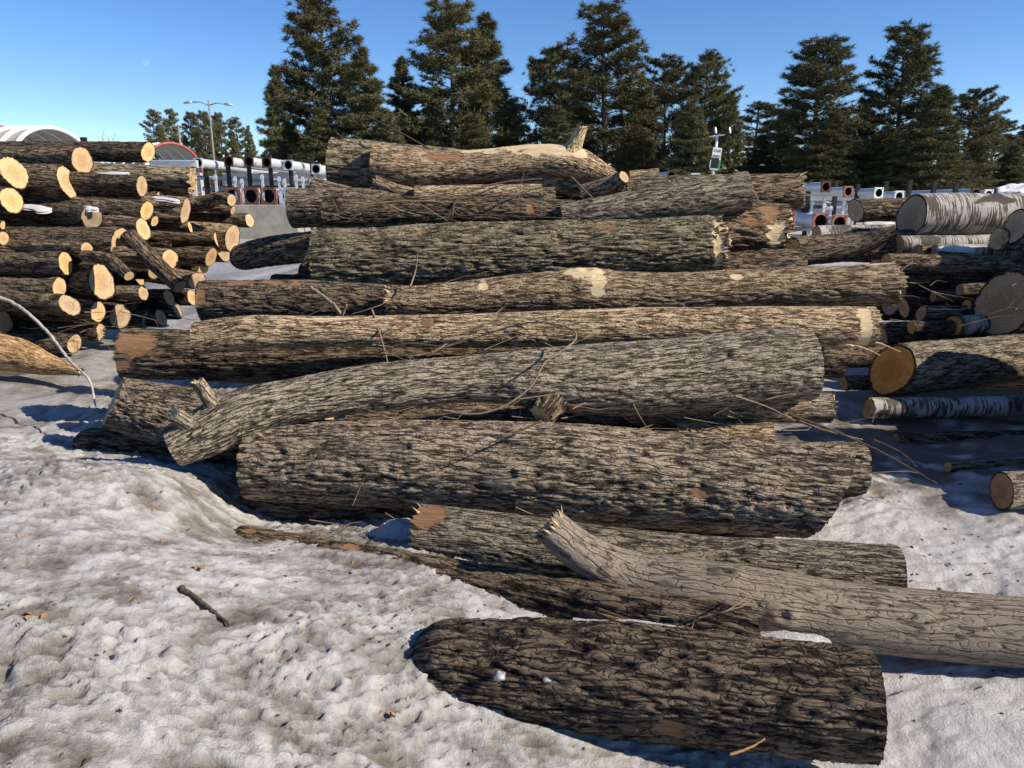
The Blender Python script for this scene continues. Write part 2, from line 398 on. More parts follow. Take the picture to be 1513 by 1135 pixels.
ground = mesh_obj('snow_ground', gv, grid_faces(len(_ys), len(_xs), False), M['snow'], attrs={'dirt': _dirt.ravel()})
tag(ground, kind='structure')

def surf_z(x, y):                 # height of the finished snow mesh
    i = np.clip(np.searchsorted(_ys, y), 0, len(_ys) - 1); j = np.clip(np.searchsorted(_xs, x), 0, len(_xs) - 1)
    return _Z[i, j]
def hit(px, py, lift=0.0):        # where a line of sight meets the snow
    d = ray(px, py); t = np.linspace(1.2, 9, 6000); q = np.array([0, 0, CAMZ]) + t[:, None] * d
    i = np.argmax(q[:, 2] < surf_z(q[:, 0], q[:, 1])); return q[i] + np.array([0, 0, lift])
# ------------------------------------------------------------------ logs
def resample(pts, rad, n):
    pts = np.asarray(pts, float); rad = np.asarray(rad, float); m = len(pts)
    if m == 2:
        t = np.linspace(0, 1, n)[:, None]
        return pts[0] + (pts[1] - pts[0]) * t, rad[0] + (rad[1] - rad[0]) * t[:, 0]
    Q = np.vstack([2 * pts[0] - pts[1], pts, 2 * pts[-1] - pts[-2]]); R = np.r_[rad[0], rad, rad[-1]]
    L = np.r_[0, np.cumsum(np.linalg.norm(np.diff(pts, axis=0), axis=1))]
    u = np.linspace(0, L[-1], n); k = np.clip(np.searchsorted(L, u, side='right') - 1, 0, m - 2)
    t = (u - L[k]) / (L[k + 1] - L[k])
    def cr(A, tt):
        p0, p1, p2, p3 = A[k], A[k + 1], A[k + 2], A[k + 3]
        return 0.5 * (2 * p1 + (p2 - p0) * tt + (2 * p0 - 5 * p1 + 4 * p2 - p3) * tt ** 2 + (3 * p1 - p0 - 3 * p2 + p3) * tt ** 3)
    return cr(Q, t[:, None]), cr(R, t)

def frames(c):
    T = np.gradient(c, axis=0); T /= np.linalg.norm(T, axis=1)[:, None]
    N = np.cross(np.array([0.02, 0.03, 1.0]), T); N /= np.linalg.norm(N, axis=1)[:, None]   # sideways
    B = np.cross(T, N)                                                                    # up
    return T, N, B

BARKP = {  # along, across frequency (1/m), depth share of radius, sharpness
    'ash': (3.4, 36, .075, .24), 'gray': (3.4, 38, .065, .24), 'mossy': (3.2, 27, .095, .26), 'tan': (4.2, 38, .055, .26),
    'dark': (4.6, 34, .075, .28), 'brown': (3.4, 28, .085, .28), 'poplar': (4.0, 18, .010, .10), 'birch': (9, 7, .012, .08), 'split': (1.5, 40, .07, .3), 'torn': (4, 45, .10, .4)}
LOGN = [0]
def bark_surface(c, r, style, nA, seed, patches=(), knots=(), tilt0=(0, 0), tilt1=(0, 0), oval=0.0, lump=0.05, rough=1.0, taper_end=None):
    n = len(c); T, N, B = frames(c)
    th = np.arange(nA) * 2 * math.pi / nA
    s = np.r_[0, np.cumsum(np.linalg.norm(np.diff(c, axis=0), axis=1))]
    S, TH = np.meshgrid(s, th, indexing='ij')
    R = np.repeat(r[:, None], nA, 1)
    so = seed * 13.7
    cy = np.cos(TH); cz = np.sin(TH)
    rm = float(np.mean(r))
    X, Yc, Zc = S + so, R * cy + so * 0.37, R * sin_(TH) + so * 0.71
    fa, fx, dep, sh = BARKP[style]
    fx = fx * (1.0 + 0.25 * (0.2 - min(rm, 0.25)) / 0.2)
    wv = noise3(X * 2.5, Yc * 6, Zc * 6) * 0.03
    n1 = noise3(X * fa, (Yc + wv) * fx, (Zc + wv) * fx)
    n2 = noise3(X * fa * 2.1 + 31, (Yc - wv) * fx * 1.9, (Zc + wv) * fx * 1.9)
    n3 = noise3(X * 38, Yc * 70, Zc * 70)
    if style == 'poplar':
        n1 = n1 + 1.0
        xr = noise3(X * 9, Yc * 2.5, Zc * 2.5)
        f = np.minimum(sstep(0.0, sh, np.abs(n1)), sstep(0.0, .05, np.abs(xr)) * 0.5 + 0.5)
        f = f * 0.85 + 0.10 * n3
    elif style == 'birch':
        f = 0.8 + 0.2 * n3 - 0.9 * sstep(.42, .6, noise3(X * 3.5, Yc * 6, Zc * 6))
    else:
        f = 0.66 * sstep(0.0, sh, np.abs(n1)) + 0.34 * sstep(0.0, sh * 1.1, np.abs(n2)) + 0.16 * n3
        f -= 0.15 * sstep(.30, .62, noise3(X * 4, Yc * 9, Zc * 9))
    lum = noise3(X * 1.7, Yc * 3.5, Zc * 3.5) * lump + noise3(X * 0.8, cy * 0.9 + so, cz * 0.9) * lump * 1.3
    wood = np.zeros_like(S); pale = np.zeros_like(S); extra = np.zeros_like(S)
    Ltot = s[-1]
    for (u, ang, lu, la, kind) in patches:
        ang = 180 - ang                          # debarked places: position 0-1, angle deg, half length m, half angle deg
        da = np.abs((np.degrees(TH) - ang + 180) % 360 - 180)
        q = np.sqrt(((S - u * Ltot) / lu) ** 2 + (da / la) ** 2) + 0.45 * noise3(X * 9, Yc * 24, Zc * 24)
        k = 1 - sstep(0.35, 1.25, q)
        if kind == 'bark': wood = np.maximum(wood, k)
        else: pale = np.maximum(pale, k)
        if kind == 'gouge': extra -= k * 0.14 * R
    for (u, ang, rad_, hgt) in knots:
        ang = 180 - ang                          # knots and healed branch collars
        da = np.radians((np.degrees(TH) - ang + 180) % 360 - 180) * R
        d = np.hypot((S - u * Ltot) * 0.8, da) / rad_
        extra += hgt * np.exp(-d * d * 1.2) - hgt * 0.9 * np.exp(-(d * 2.6) ** 2) + (0.0 if style == 'poplar' else hgt * 0.12) * np.sin(d * 7) * np.exp(-d * d * 0.5)
        f = f - 0.7 * np.exp(-(d * 2.4) ** 2)
    d_ = dep * min(rm, .24) * rough
    Rr = R * (1 + lum) * (1 + oval * np.cos(2 * TH + seed)) + d_ * (f - 0.75) * (1 - 0.85 * np.maximum(wood, pale)) - np.maximum(wood, pale) * d_ * 0.7 + extra
    if taper_end:
        for e in taper_end:
            dd = (S if e == 0 else Ltot - S)
            Rr = Rr * np.sqrt(np.clip(1 - (1 - np.clip(dd / (rm * 0.9), 0, 1)) ** 2, 0.0025, 1))
    w0 = np.exp(-S / (rm * 1.4)); w1 = np.exp(-(Ltot - S) / (rm * 1.4))
    shift = w0 * (tilt0[0] * cy + tilt0[1] * cz) * R + w1 * (tilt1[0] * cy + tilt1[1] * cz) * R
    V = c[:, None] + Rr[..., None] * (cy[..., None] * N[:, None] + cz[..., None] * B[:, None]) + shift[..., None] * T[:, None]
    bco = np.stack([X, Yc, Zc], -1).reshape(-1, 3)
    top = np.clip(cz * 0.8 + 0.35, 0, 1)
    return V, dict(bco=bco, fur=np.clip(f, 0, 1.2).ravel(), wood=wood.ravel(), pale=pale.ravel(), top=top.ravel())
def sin_(x): return np.sin(x)

def cut_disc(ring, mat, parent, origin, flip, seed, rough=0.006, inset=0.985, name='cut_face'):
    m = len(ring); ctr = ring.mean(0)
    e1 = ring[0] - ctr; e1 /= np.linalg.norm(e1)
    nrm = np.cross(ring[0] - ctr, ring[m // 4] - ctr); nrm /= np.linalg.norm(nrm)
    e2 = np.cross(nrm, e1)
    fr = np.array([0.0, .25, .5, .74, .9, 1.0]) * inset
    fr[0] = 0.02
    V = ctr + fr[:, None, None] * (ring[None] - ctr)
    rel = V - ctr
    a = rel @ e1; b = rel @ e2
    # sawn faces are flat; pull the vertices into the mean plane, then roughen
    h = rel @ nrm
    V = V - (h * 0.75)[..., None] * nrm + (noise3(a * 16 + seed, b * 16, seed * 1.3) * rough + noise3(a * 60 + seed, b * 7, 2.0) * rough * .35)[..., None] * nrm
    V[-1] = ring * inset + ctr * (1 - inset)
    co = np.stack([a, b, np.zeros_like(a)], -1).reshape(-1, 3)
    off = np.array([noise3(seed * 3.1, .5, .5), noise3(seed * 5.7, .5, .7), 0]) * 0.05
    rad = np.repeat(fr[:, None] / inset, m, 1).ravel()
    F = grid_faces(len(fr), m, True)
    if flip: F = F[:, ::-1]
    return mesh_obj(name, V.reshape(-1, 3), F, mat, parent, origin, True, {'bco': co + off + np.array([0, 0, seed * 0.0]), 'rad': rad})

def make_log(label, pts, rad, style='ash', ends=('cut', 'cut'), res=0.010, group=None, patches=(), knots=(), tilt0=(0, 0), tilt1=(0, 0),
             oval=0.05, lump=0.05, stubs=(), rough=1.0, cat='log', name='log'):
    """pts: world points along the axis, rad: radii in metres; stubs: (u, (dx,dy,dz), radius0, radius1, end)"""
    LOGN[0] += 1; seed = LOGN[0] * 1.37
    pts = [np.asarray(p, float) for p in pts]
    L = sum(np.linalg.norm(b - a) for a, b in zip(pts, pts[1:]))
    rm = float(np.mean(rad))
    nL = int(np.clip(L / (res * 1.4), 14, 300)); nA = int(np.clip(2 * math.pi * rm / res, 14, 150))
    c, r = resample(pts, rad, nL)
    mid = c[nL // 2]; root = empty(name, (mid[0], mid[1], float(c[:, 2].min() - rm)))
    org = np.array(root.location)
    tag(root, label, cat, group)
    te = [i for i in (0, 1) if ends[i] == 'round']
    V, at = bark_surface(c, r, style, nA, seed, patches, knots, tilt0, tilt1, oval, lump, rough, te)
    rag = [i for i in (0, 1) if ends[i] == 'torn']
    for e in rag:                                # splintered end: uneven length round the ring
        k = np.arange(nA); s_ = noise3(k * 0.55, seed, .3) * 0.35 * rm + noise3(k * 1.7, seed, 1.3) * .25 * rm
        T, _, _ = frames(c); q = 0 if e == 0 else -1
        for j in range(3):
            idx = j if e == 0 else nL - 1 - j
            V[idx] += (s_ * (1 - j / 3))[:, None] * T[q] * (-1 if e == 0 else 1)
    mesh_obj('bark', V.reshape(-1, 3), grid_faces(nL, nA, True), M[style], root, org, True, at)
    for e in (0, 1):
        k = ends[e]; ring = V[0] if e == 0 else V[-1]
        if k in ('none',): continue
        if k == 'round':
            ring2 = ring; cut_disc(ring2, M['cut_dull_shaded'], root, org, e == 0, seed + e, 0.01); continue
        mat = {'cut': M['cut'], 'dull': M['cut_dull_shaded'], 'orange': M['cut_orange'], 'torn': M['cut']}[k]
        cut_disc(ring, mat, root, org, e == 0, seed + e * 7, 0.03 * rm if k != 'torn' else 0.25 * rm)
        if k == 'torn':                          # splinters standing out of the break
            T, N, B = frames(c); t = T[0] * -1 if e == 0 else T[-1]
            q = 0 if e == 0 else -1; rng = random.Random(int(seed * 100)); mb = MB()
            for _ in range(22):
                a = rng.uniform(0, 6.28); d = rng.uniform(.35, .95) * r[q]; ln = rng.uniform(.04, .26) * rm
                b0 = c[q] + d * (math.cos(a) * N[q] + math.sin(a) * B[q]); w = rng.uniform(.05, .13) * rm
                side = -math.sin(a) * N[q] + math.cos(a) * B[q]; out = math.cos(a) * N[q] + math.sin(a) * B[q]
                b1 = b0 - t * 0.2 * rm
                tip = b0 + t * ln + out * rng.uniform(-.02, .05)
                mb.add([b1 - side * w, b1 + side * w, b1 + out * w, tip], [(0, 1, 3), (1, 2, 3), (2, 0, 3), (0, 2, 1)])
            mb.build('splinters', M['stick_pale'], root, org)['kind'] = 'stuff'
    for st in stubs:
        (u, d, r0, r1, e) = st[:5]; bs = st[5] if len(st) > 5 else style
        i = int(u * (nL - 1)); p0 = c[i]; d = np.asarray(d, float); ln = np.linalg.norm(d)
        cs, rs = resample([p0, p0 + d * .5, p0 + d], [r0 * 1.25, (r0 + r1) / 2, r1], max(10, int(ln / res)))
        na = int(np.clip(2 * math.pi * r0 / res, 10, 60))
        Vs, ats = bark_surface(cs, rs, bs, na, seed + u * 9, lump=.09, rough=1.3)
        if e == 'torn':
            k = np.arange(na); Vs[-1] += ((noise3(k * .7, seed, 3.) * .7) * r1)[:, None] * (d / ln)
        sb = mesh_obj('branch_stub', Vs.reshape(-1, 3), grid_faces(len(cs), na, True), M[bs], root, org, True, ats)
        cut_disc(Vs[-1], M['torn_cut'] if e == 'torn' else M['cut_dull_shaded'] if e == 'dull' else M['cut'], sb, org, False, seed + u, 0.15 * r1 if e == 'torn' else .03 * r1)
    return root, c, r
M['ice'] = simple('old_ice', (0.34, 0.35, 0.36), 0.25, 0, 0.25, 30, .5)
M['torn_cut'] = cut_material('torn_cut_wood', (0.70, 0.54, 0.30), (0.62, 0.45, 0.22))
M['stick_pale'] = simple('pale_splinter', (0.46, 0.33, 0.185), 0.8, var=0.3, scale=15)

def mlog(label, pp, style='ash', **kw):      # main pile: (px, py, Y, radius px) along the axis
    pts = [P(a, b, Y) for a, b, Y, _ in pp]; rad = [q * depth(a, b, Y) / FPX for a, b, Y, q in pp]
    kw.setdefault('group', 'logs of the large middle pile')
    return make_log(label, pts, rad, style, **kw)

LOGS = {}
LOGS['front'] = mlog('dark rough-barked front log half sunk in the snow with two ice lumps on it',
    [(606, 985, 2.52, 74), (960, 1010, 2.32, 84), (1290, 1039, 2.15, 84)], 'dark', ends=('round', 'dull'), res=.0085, knots=[(.30,115,.05,.016),(.50,100,.06,.02),(.62,60,.05,.014),(.72,110,.05,.016),(.86,80,.05,.016),(.42,60,.05,.014)], rough=1.25, lump=.05, patches=[(.60,-12,.09,14,'bark')])
LOGS['ground'] = mlog('long half-buried ridged log running from the snow bank to behind the front log',
    [(338, 803, 3.5, 30), (720, 872, 3.05, 36), (1113, 943, 2.55, 42)], 'brown', ends=('round', 'dull'), tilt1=(-.45, 0), res=.0085, rough=1.3, patches=[(.28,80,.06,20,'bark'),(.06,80,.05,20,'bark')])
LOGS['low_back'] = mlog('low weathered log with an orange rotten left end, behind the smooth grey log',
    [(618, 786, 3.42, 40), (960, 824, 3.2, 38), (1326, 850, 3.05, 40)], 'gray', ends=('torn', 'dull'), res=.009, patches=[(.03,70,.10,50,'bark')], knots=[(.72,70,.06,.025)])
LOGS['poplar'] = mlog('smooth grey poplar log with cross cracks, bent up at its pale broken left end',
    [(810, 776, 3.02, 27), (868, 822, 2.98, 31), (935, 853, 2.95, 38), (1030, 873, 2.88, 45), (1150, 892, 2.82, 47), (1300, 915, 2.75, 48), (1620, 945, 2.62, 50)], 'poplar', ends=('torn', 'dull'), res=.0085,
    knots=[(.36,75,.045,.022),(.46,10,.05,.03),(.62,60,.03,.008),(.75,70,.03,.008),(.87,50,.03,.008),(.70,30,.03,.008)], lump=.03)
LOGS['big'] = mlog('largest log, dark furrowed bark with knots, lying across the front of the pile',
    [(381, 681, 3.98, 61), (560, 684, 3.9, 69), (800, 697, 3.8, 75), (1040, 714, 3.7, 75), (1216, 729, 3.6, 71)], 'ash', ends=('cut', 'cut'), res=.0088, tilt1=(0, .45), lump=.06,
    knots=[(.82,70,.06,.03),(.94,75,.06,.04),(.985,68,.04,.02),(.48,15,.06,.02),(.69,45,.05,.02),(.76,80,.05,.02),(.3,40,.05,.015)], patches=[(.79,8,.07,10,'bark')])
LOGS['big_back'] = mlog('log end showing just behind the right end of the largest log',
    [(800, 700, 4.25, 40), (1273, 692, 4.15, 39)], 'ash', res=.011)
LOGS['under_big'] = mlog('shaded log under the left end of the largest log, beside the snow hollow',
    [(362, 752, 4.0, 34), (900, 778, 3.78, 36)], 'brown', res=.012)
LOGS['forked'] = mlog('long grey log with two fork stubs at its thin left end',
    [(256, 660, 3.85, 30), (305, 638, 3.9, 35), (360, 612, 3.95, 36), (440, 592, 4.0, 33), (560, 572, 4.05, 34), (700, 560, 4.1, 34), (850, 562, 4.15, 48), (1000, 556, 4.2, 54), (1120, 545, 4.2, 54), (1198, 541, 4.2, 50)], 'gray', ends=('dull', 'cut'), res=.0088,
    stubs=[(.085, P(303, 556, 3.86) - P(345, 616, 3.93), .05, .036, 'torn'), (.05, P(258, 590, 3.82) - P(302, 618, 3.93), .055, .045, 'torn'), (.62, P(838, 628, 3.95) - P(880, 575, 4.15), .12, .075, 'torn', 'brown')],
    knots=[(.27,40,.05,.03),(.40,60,.05,.02),(.86,40,.06,.03),(.93,80,.05,.02),(.15,-10,.05,.02)])
LOGS['left_stub'] = mlog('thick log with a slanting sawn end facing left, under the forked log',
    [(166, 595, 4.45, 40), (290, 622, 4.4, 50), (480, 640, 4.35, 48)], 'ash', ends=('dull', 'cut'), tilt0=(-.55, .35), res=.009)
LOGS['left_low'] = mlog('dark bark-covered log end lying lowest at the left foot of the pile',
    [(110, 655, 4.5, 25), (250, 668, 4.5, 32), (460, 680, 4.45, 34)], 'dark', ends=('round', 'cut'), res=.011)
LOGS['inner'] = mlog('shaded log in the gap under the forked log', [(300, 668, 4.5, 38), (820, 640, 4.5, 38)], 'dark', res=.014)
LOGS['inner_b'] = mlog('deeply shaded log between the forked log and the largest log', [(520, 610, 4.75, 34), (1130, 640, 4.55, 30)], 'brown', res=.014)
LOGS['short_a'] = mlog('short log with a slanting pale saw cut under the right end of the forked log',
    [(930, 606, 4.35, 22), (1182, 602, 4.3, 22)], 'tan', ends=('torn', 'cut'), tilt1=(0, .8), res=.010)
LOGS['short_b'] = mlog('small log poking out below the right end of the forked log', [(980, 600, 4.55, 24), (1226, 602, 4.5, 23)], 'gray', ends=('cut', 'torn'), res=.011)
LOGS['short_c'] = mlog('flat weathered piece of log on top of the largest log, near its right end', [(1000, 640, 4.2, 22), (1139, 645, 4.15, 22)], 'tan', ends=('torn', 'cut'), res=.011)
LOGS['brown_end'] = mlog('log with its left end stripped to reddish wood, under the long peeling log',
    [(186, 522, 5.12, 36), (420, 528, 5.12, 36), (720, 530, 5.15, 34)], 'brown', ends=('cut', 'cut'), res=.010, patches=[(.06,35,.22,42,'bark'),(.02,-15,.12,25,'bark')])
LOGS['peeling'] = mlog('long thin log with pale peeling bark and a splintered right end',
    [(291, 500, 4.68, 24), (380, 490, 4.68, 24), (520, 490, 4.72, 22), (760, 487, 4.78, 25), (1000, 482, 4.78, 27), (1150, 481, 4.78, 28), (1288, 483, 4.78, 29)], 'tan', ends=('dull', 'torn'), res=.0085,
    knots=[(.07,45,.04,.02),(.35,50,.05,.025),(.47,20,.05,.03),(.68,60,.05,.02),(.79,30,.04,.02)], patches=[(.34,40,.05,25,'bark'),(.30,30,.05,18,'bark'),(.98,0,.06,120,'pale'),(.60,85,.3,10,'pale'),(.2,70,.3,10,'pale')])
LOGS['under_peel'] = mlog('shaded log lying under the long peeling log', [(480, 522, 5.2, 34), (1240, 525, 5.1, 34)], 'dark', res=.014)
LOGS['scarred'] = mlog('long log with a large pale torn scar on top at mid length',
    [(572, 446, 5.35, 22), (650, 446, 5.38, 27), (780, 434, 5.42, 31), (860, 434, 5.44, 34), (1000, 433, 5.45, 32), (1160, 425, 5.45, 32), (1319, 420, 5.45, 33)], 'tan', ends=('torn', 'torn'), res=.0088,
    patches=[(.385,62,.19,40,'pale'),(.41,20,.07,30,'pale'),(.68,45,.06,16,'pale'),(.93,88,.38,24,'pale'),(.19,45,.05,24,'pale')], knots=[(.39,70,.12,.05),(.10,60,.05,.03),(.93,50,.06,.02)],
    stubs=[(.06, (-.05, -.10, .03), .06, .05, 'torn')])
LOGS['charred'] = mlog('dark log with orange rotten patches at the left, in line with the scarred log',
    [(300, 446, 5.6, 31), (460, 446, 5.6, 31), (680, 452, 5.6, 26)], 'dark', ends=('dull', 'cut'), res=.010, patches=[(.16,72,.16,26,'bark'),(.28,70,.12,20,'bark'),(.38,60,.05,16,'bark'),(.02,20,.05,30,'bark')])
LOGS['mossy'] = mlog('thick mossy log with deep ridges and a split pale right edge',
    [(468, 384, 6.0, 44), (660, 378, 6.0, 44), (860, 371, 6.0, 43), (1062, 361, 6.0, 40)], 'mossy', ends=('cut', 'torn'), res=.009, rough=1.15, patches=[(.72,60,.12,10,'bark'),(.80,62,.10,8,'bark'),(.27,60,.05,9,'bark'),(.985,10,.05,100,'pale')], knots=[(.40,-15,.07,.05),(.20,25,.05,.02)])
LOGS['broken_red'] = mlog('log with torn reddish-brown wood at its right end, behind the mossy log',
    [(880, 335, 6.5, 42), (1152, 343, 6.5, 43)], 'brown', ends=('cut', 'torn'), res=.011, patches=[(.90,45,.10,40,'bark'),(.93,0,.10,35,'pale'),(.8,20,.1,14,'bark')])
LOGS['vine'] = mlog('log overgrown with thin vines, lying on the mossy log',
    [(481, 314, 6.45, 25), (700, 315, 6.45, 25), (960, 322, 6.4, 22)], 'dark', ends=('cut', 'cut'), res=.010, knots=[(.04,50,.05,.03),(.55,60,.05,.02)], patches=[(.63,20,.04,20,'bark')])
LOGS['vine_back'] = mlog('furrowed log whose left end overhangs beside the vine-covered log',
    [(431, 308, 6.85, 28), (640, 302, 6.8, 25), (820, 300, 6.8, 22)], 'ash', ends=('cut', 'cut'), res=.011)
LOGS['grey_up'] = mlog('grey log slanting up to a clean right end near the top of the pile',
    [(830, 322, 6.3, 18), (960, 303, 6.3, 25), (1105, 283, 6.3, 26)], 'gray', res=.010, knots=[(.15,50,.06,.03)])
LOGS['top_right'] = mlog('dark log end at the right of the pile top, behind the slanting grey log', [(980, 288, 7.1, 26), (1182, 283, 7.1, 26)], 'brown', ends=('cut', 'torn'), res=.012)
LOGS['small_cut'] = mlog('thin log with a round sawn left end under the topmost bent log', [(613, 287, 6.65, 12), (800, 284, 6.7, 13)], 'tan', ends=('dull', 'orange'), res=.010)
LOGS['small_brk'] = mlog('short broken branch end wedged under the topmost bent log', [(556, 272, 6.8, 12), (590, 283, 6.75, 10), (640, 290, 6.75, 8)], 'tan', ends=('torn', 'cut'), res=.010)
LOGS['small_left'] = mlog('short knobbly branch lying left of the topmost logs', [(462, 276, 6.9, 13), (520, 288, 6.85, 11)], 'ash', ends=('torn', 'cut'), res=.010)
LOGS['top_left'] = mlog('mossy thick log end at the left of the pile top', [(490, 244, 7.45, 37), (760, 262, 7.4, 30)], 'mossy', ends=('cut', 'cut'), res=.010)
LOGS['top_bent'] = mlog('topmost bent log with stripped pale wood and a broken upright spur',
    [(554, 244, 7.15, 32), (640, 250, 7.12, 28), (715, 246, 7.1, 24), (790, 236, 7.1, 22), (850, 240, 7.1, 22), (905, 262, 7.1, 12)], 'tan', ends=('orange', 'torn'), res=.0095,
    patches=[(.62,75,.60,45,'pale'),(.74,40,.40,40,'pale'),(.42,80,.25,35,'pale'),(.30,40,.2,25,'bark')], stubs=[(.80, P(864, 186, 7.05) - P(842, 236, 7.1), .095, .05, 'torn', 'torn')], lump=.08)
LOGS['top_under'] = mlog('mossy log beneath the stripped part of the topmost bent log', [(690, 275, 7.3, 16), (800, 268, 7.25, 21), (925, 280, 7.2, 16)], 'mossy', ends=('cut', 'torn'), res=.011)
LOGS['root'] = mlog('knobbly grey piece with a small sawn face at the right of the top log', [(860, 285, 6.75, 12), (905, 272, 6.7, 14), (922, 261, 6.6, 10)], 'ash', ends=('torn', 'cut'), res=.010, lump=.12)
LOGS['chunk'] = mlog('short tan offcut lying on the pile top left of the speed sign', [(930, 262, 7.3, 9), (973, 257, 7.3, 8)], 'tan', ends=('orange', 'cut'), res=.010)
LOGS['pale_flat'] = mlog('pale weathered branch on the pile top in front of the speed sign', [(925, 278, 6.7, 13), (1010, 272, 6.7, 12), (1095, 271, 6.7, 9)], 'ash', ends=('torn', 'torn'), res=.010, lump=.1)
LOGS['back_dark'] = mlog('dark shaded log pointing left out of the pile towards the other stack', [(345, 382, 7.6, 20), (410, 370, 7.4, 23), (560, 355, 7.0, 23)], 'dark', ends=('round', 'cut'), res=.014)
LOGS['block'] = mlog('short shaded block leaning at the left end of the mossy log', [(452, 392, 6.5, 12), (478, 358, 6.5, 14)], 'brown', res=.012)
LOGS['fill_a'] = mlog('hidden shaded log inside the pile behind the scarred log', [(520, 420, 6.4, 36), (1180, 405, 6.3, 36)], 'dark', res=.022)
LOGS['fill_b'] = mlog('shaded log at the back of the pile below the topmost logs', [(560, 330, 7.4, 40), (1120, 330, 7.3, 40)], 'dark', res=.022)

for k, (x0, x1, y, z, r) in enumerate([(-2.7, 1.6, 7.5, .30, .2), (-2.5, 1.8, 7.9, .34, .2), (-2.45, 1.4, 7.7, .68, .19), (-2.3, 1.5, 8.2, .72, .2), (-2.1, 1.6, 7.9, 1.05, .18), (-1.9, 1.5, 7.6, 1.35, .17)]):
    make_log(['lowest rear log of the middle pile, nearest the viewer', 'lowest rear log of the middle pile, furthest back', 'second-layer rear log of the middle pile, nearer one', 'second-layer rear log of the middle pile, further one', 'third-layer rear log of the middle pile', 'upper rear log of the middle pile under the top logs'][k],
             [(x0, y, z), (x1, y - .1, z + .02)], [r, r], 'dark', ends=('dull', 'dull'), res=.028, group='logs of the large middle pile')
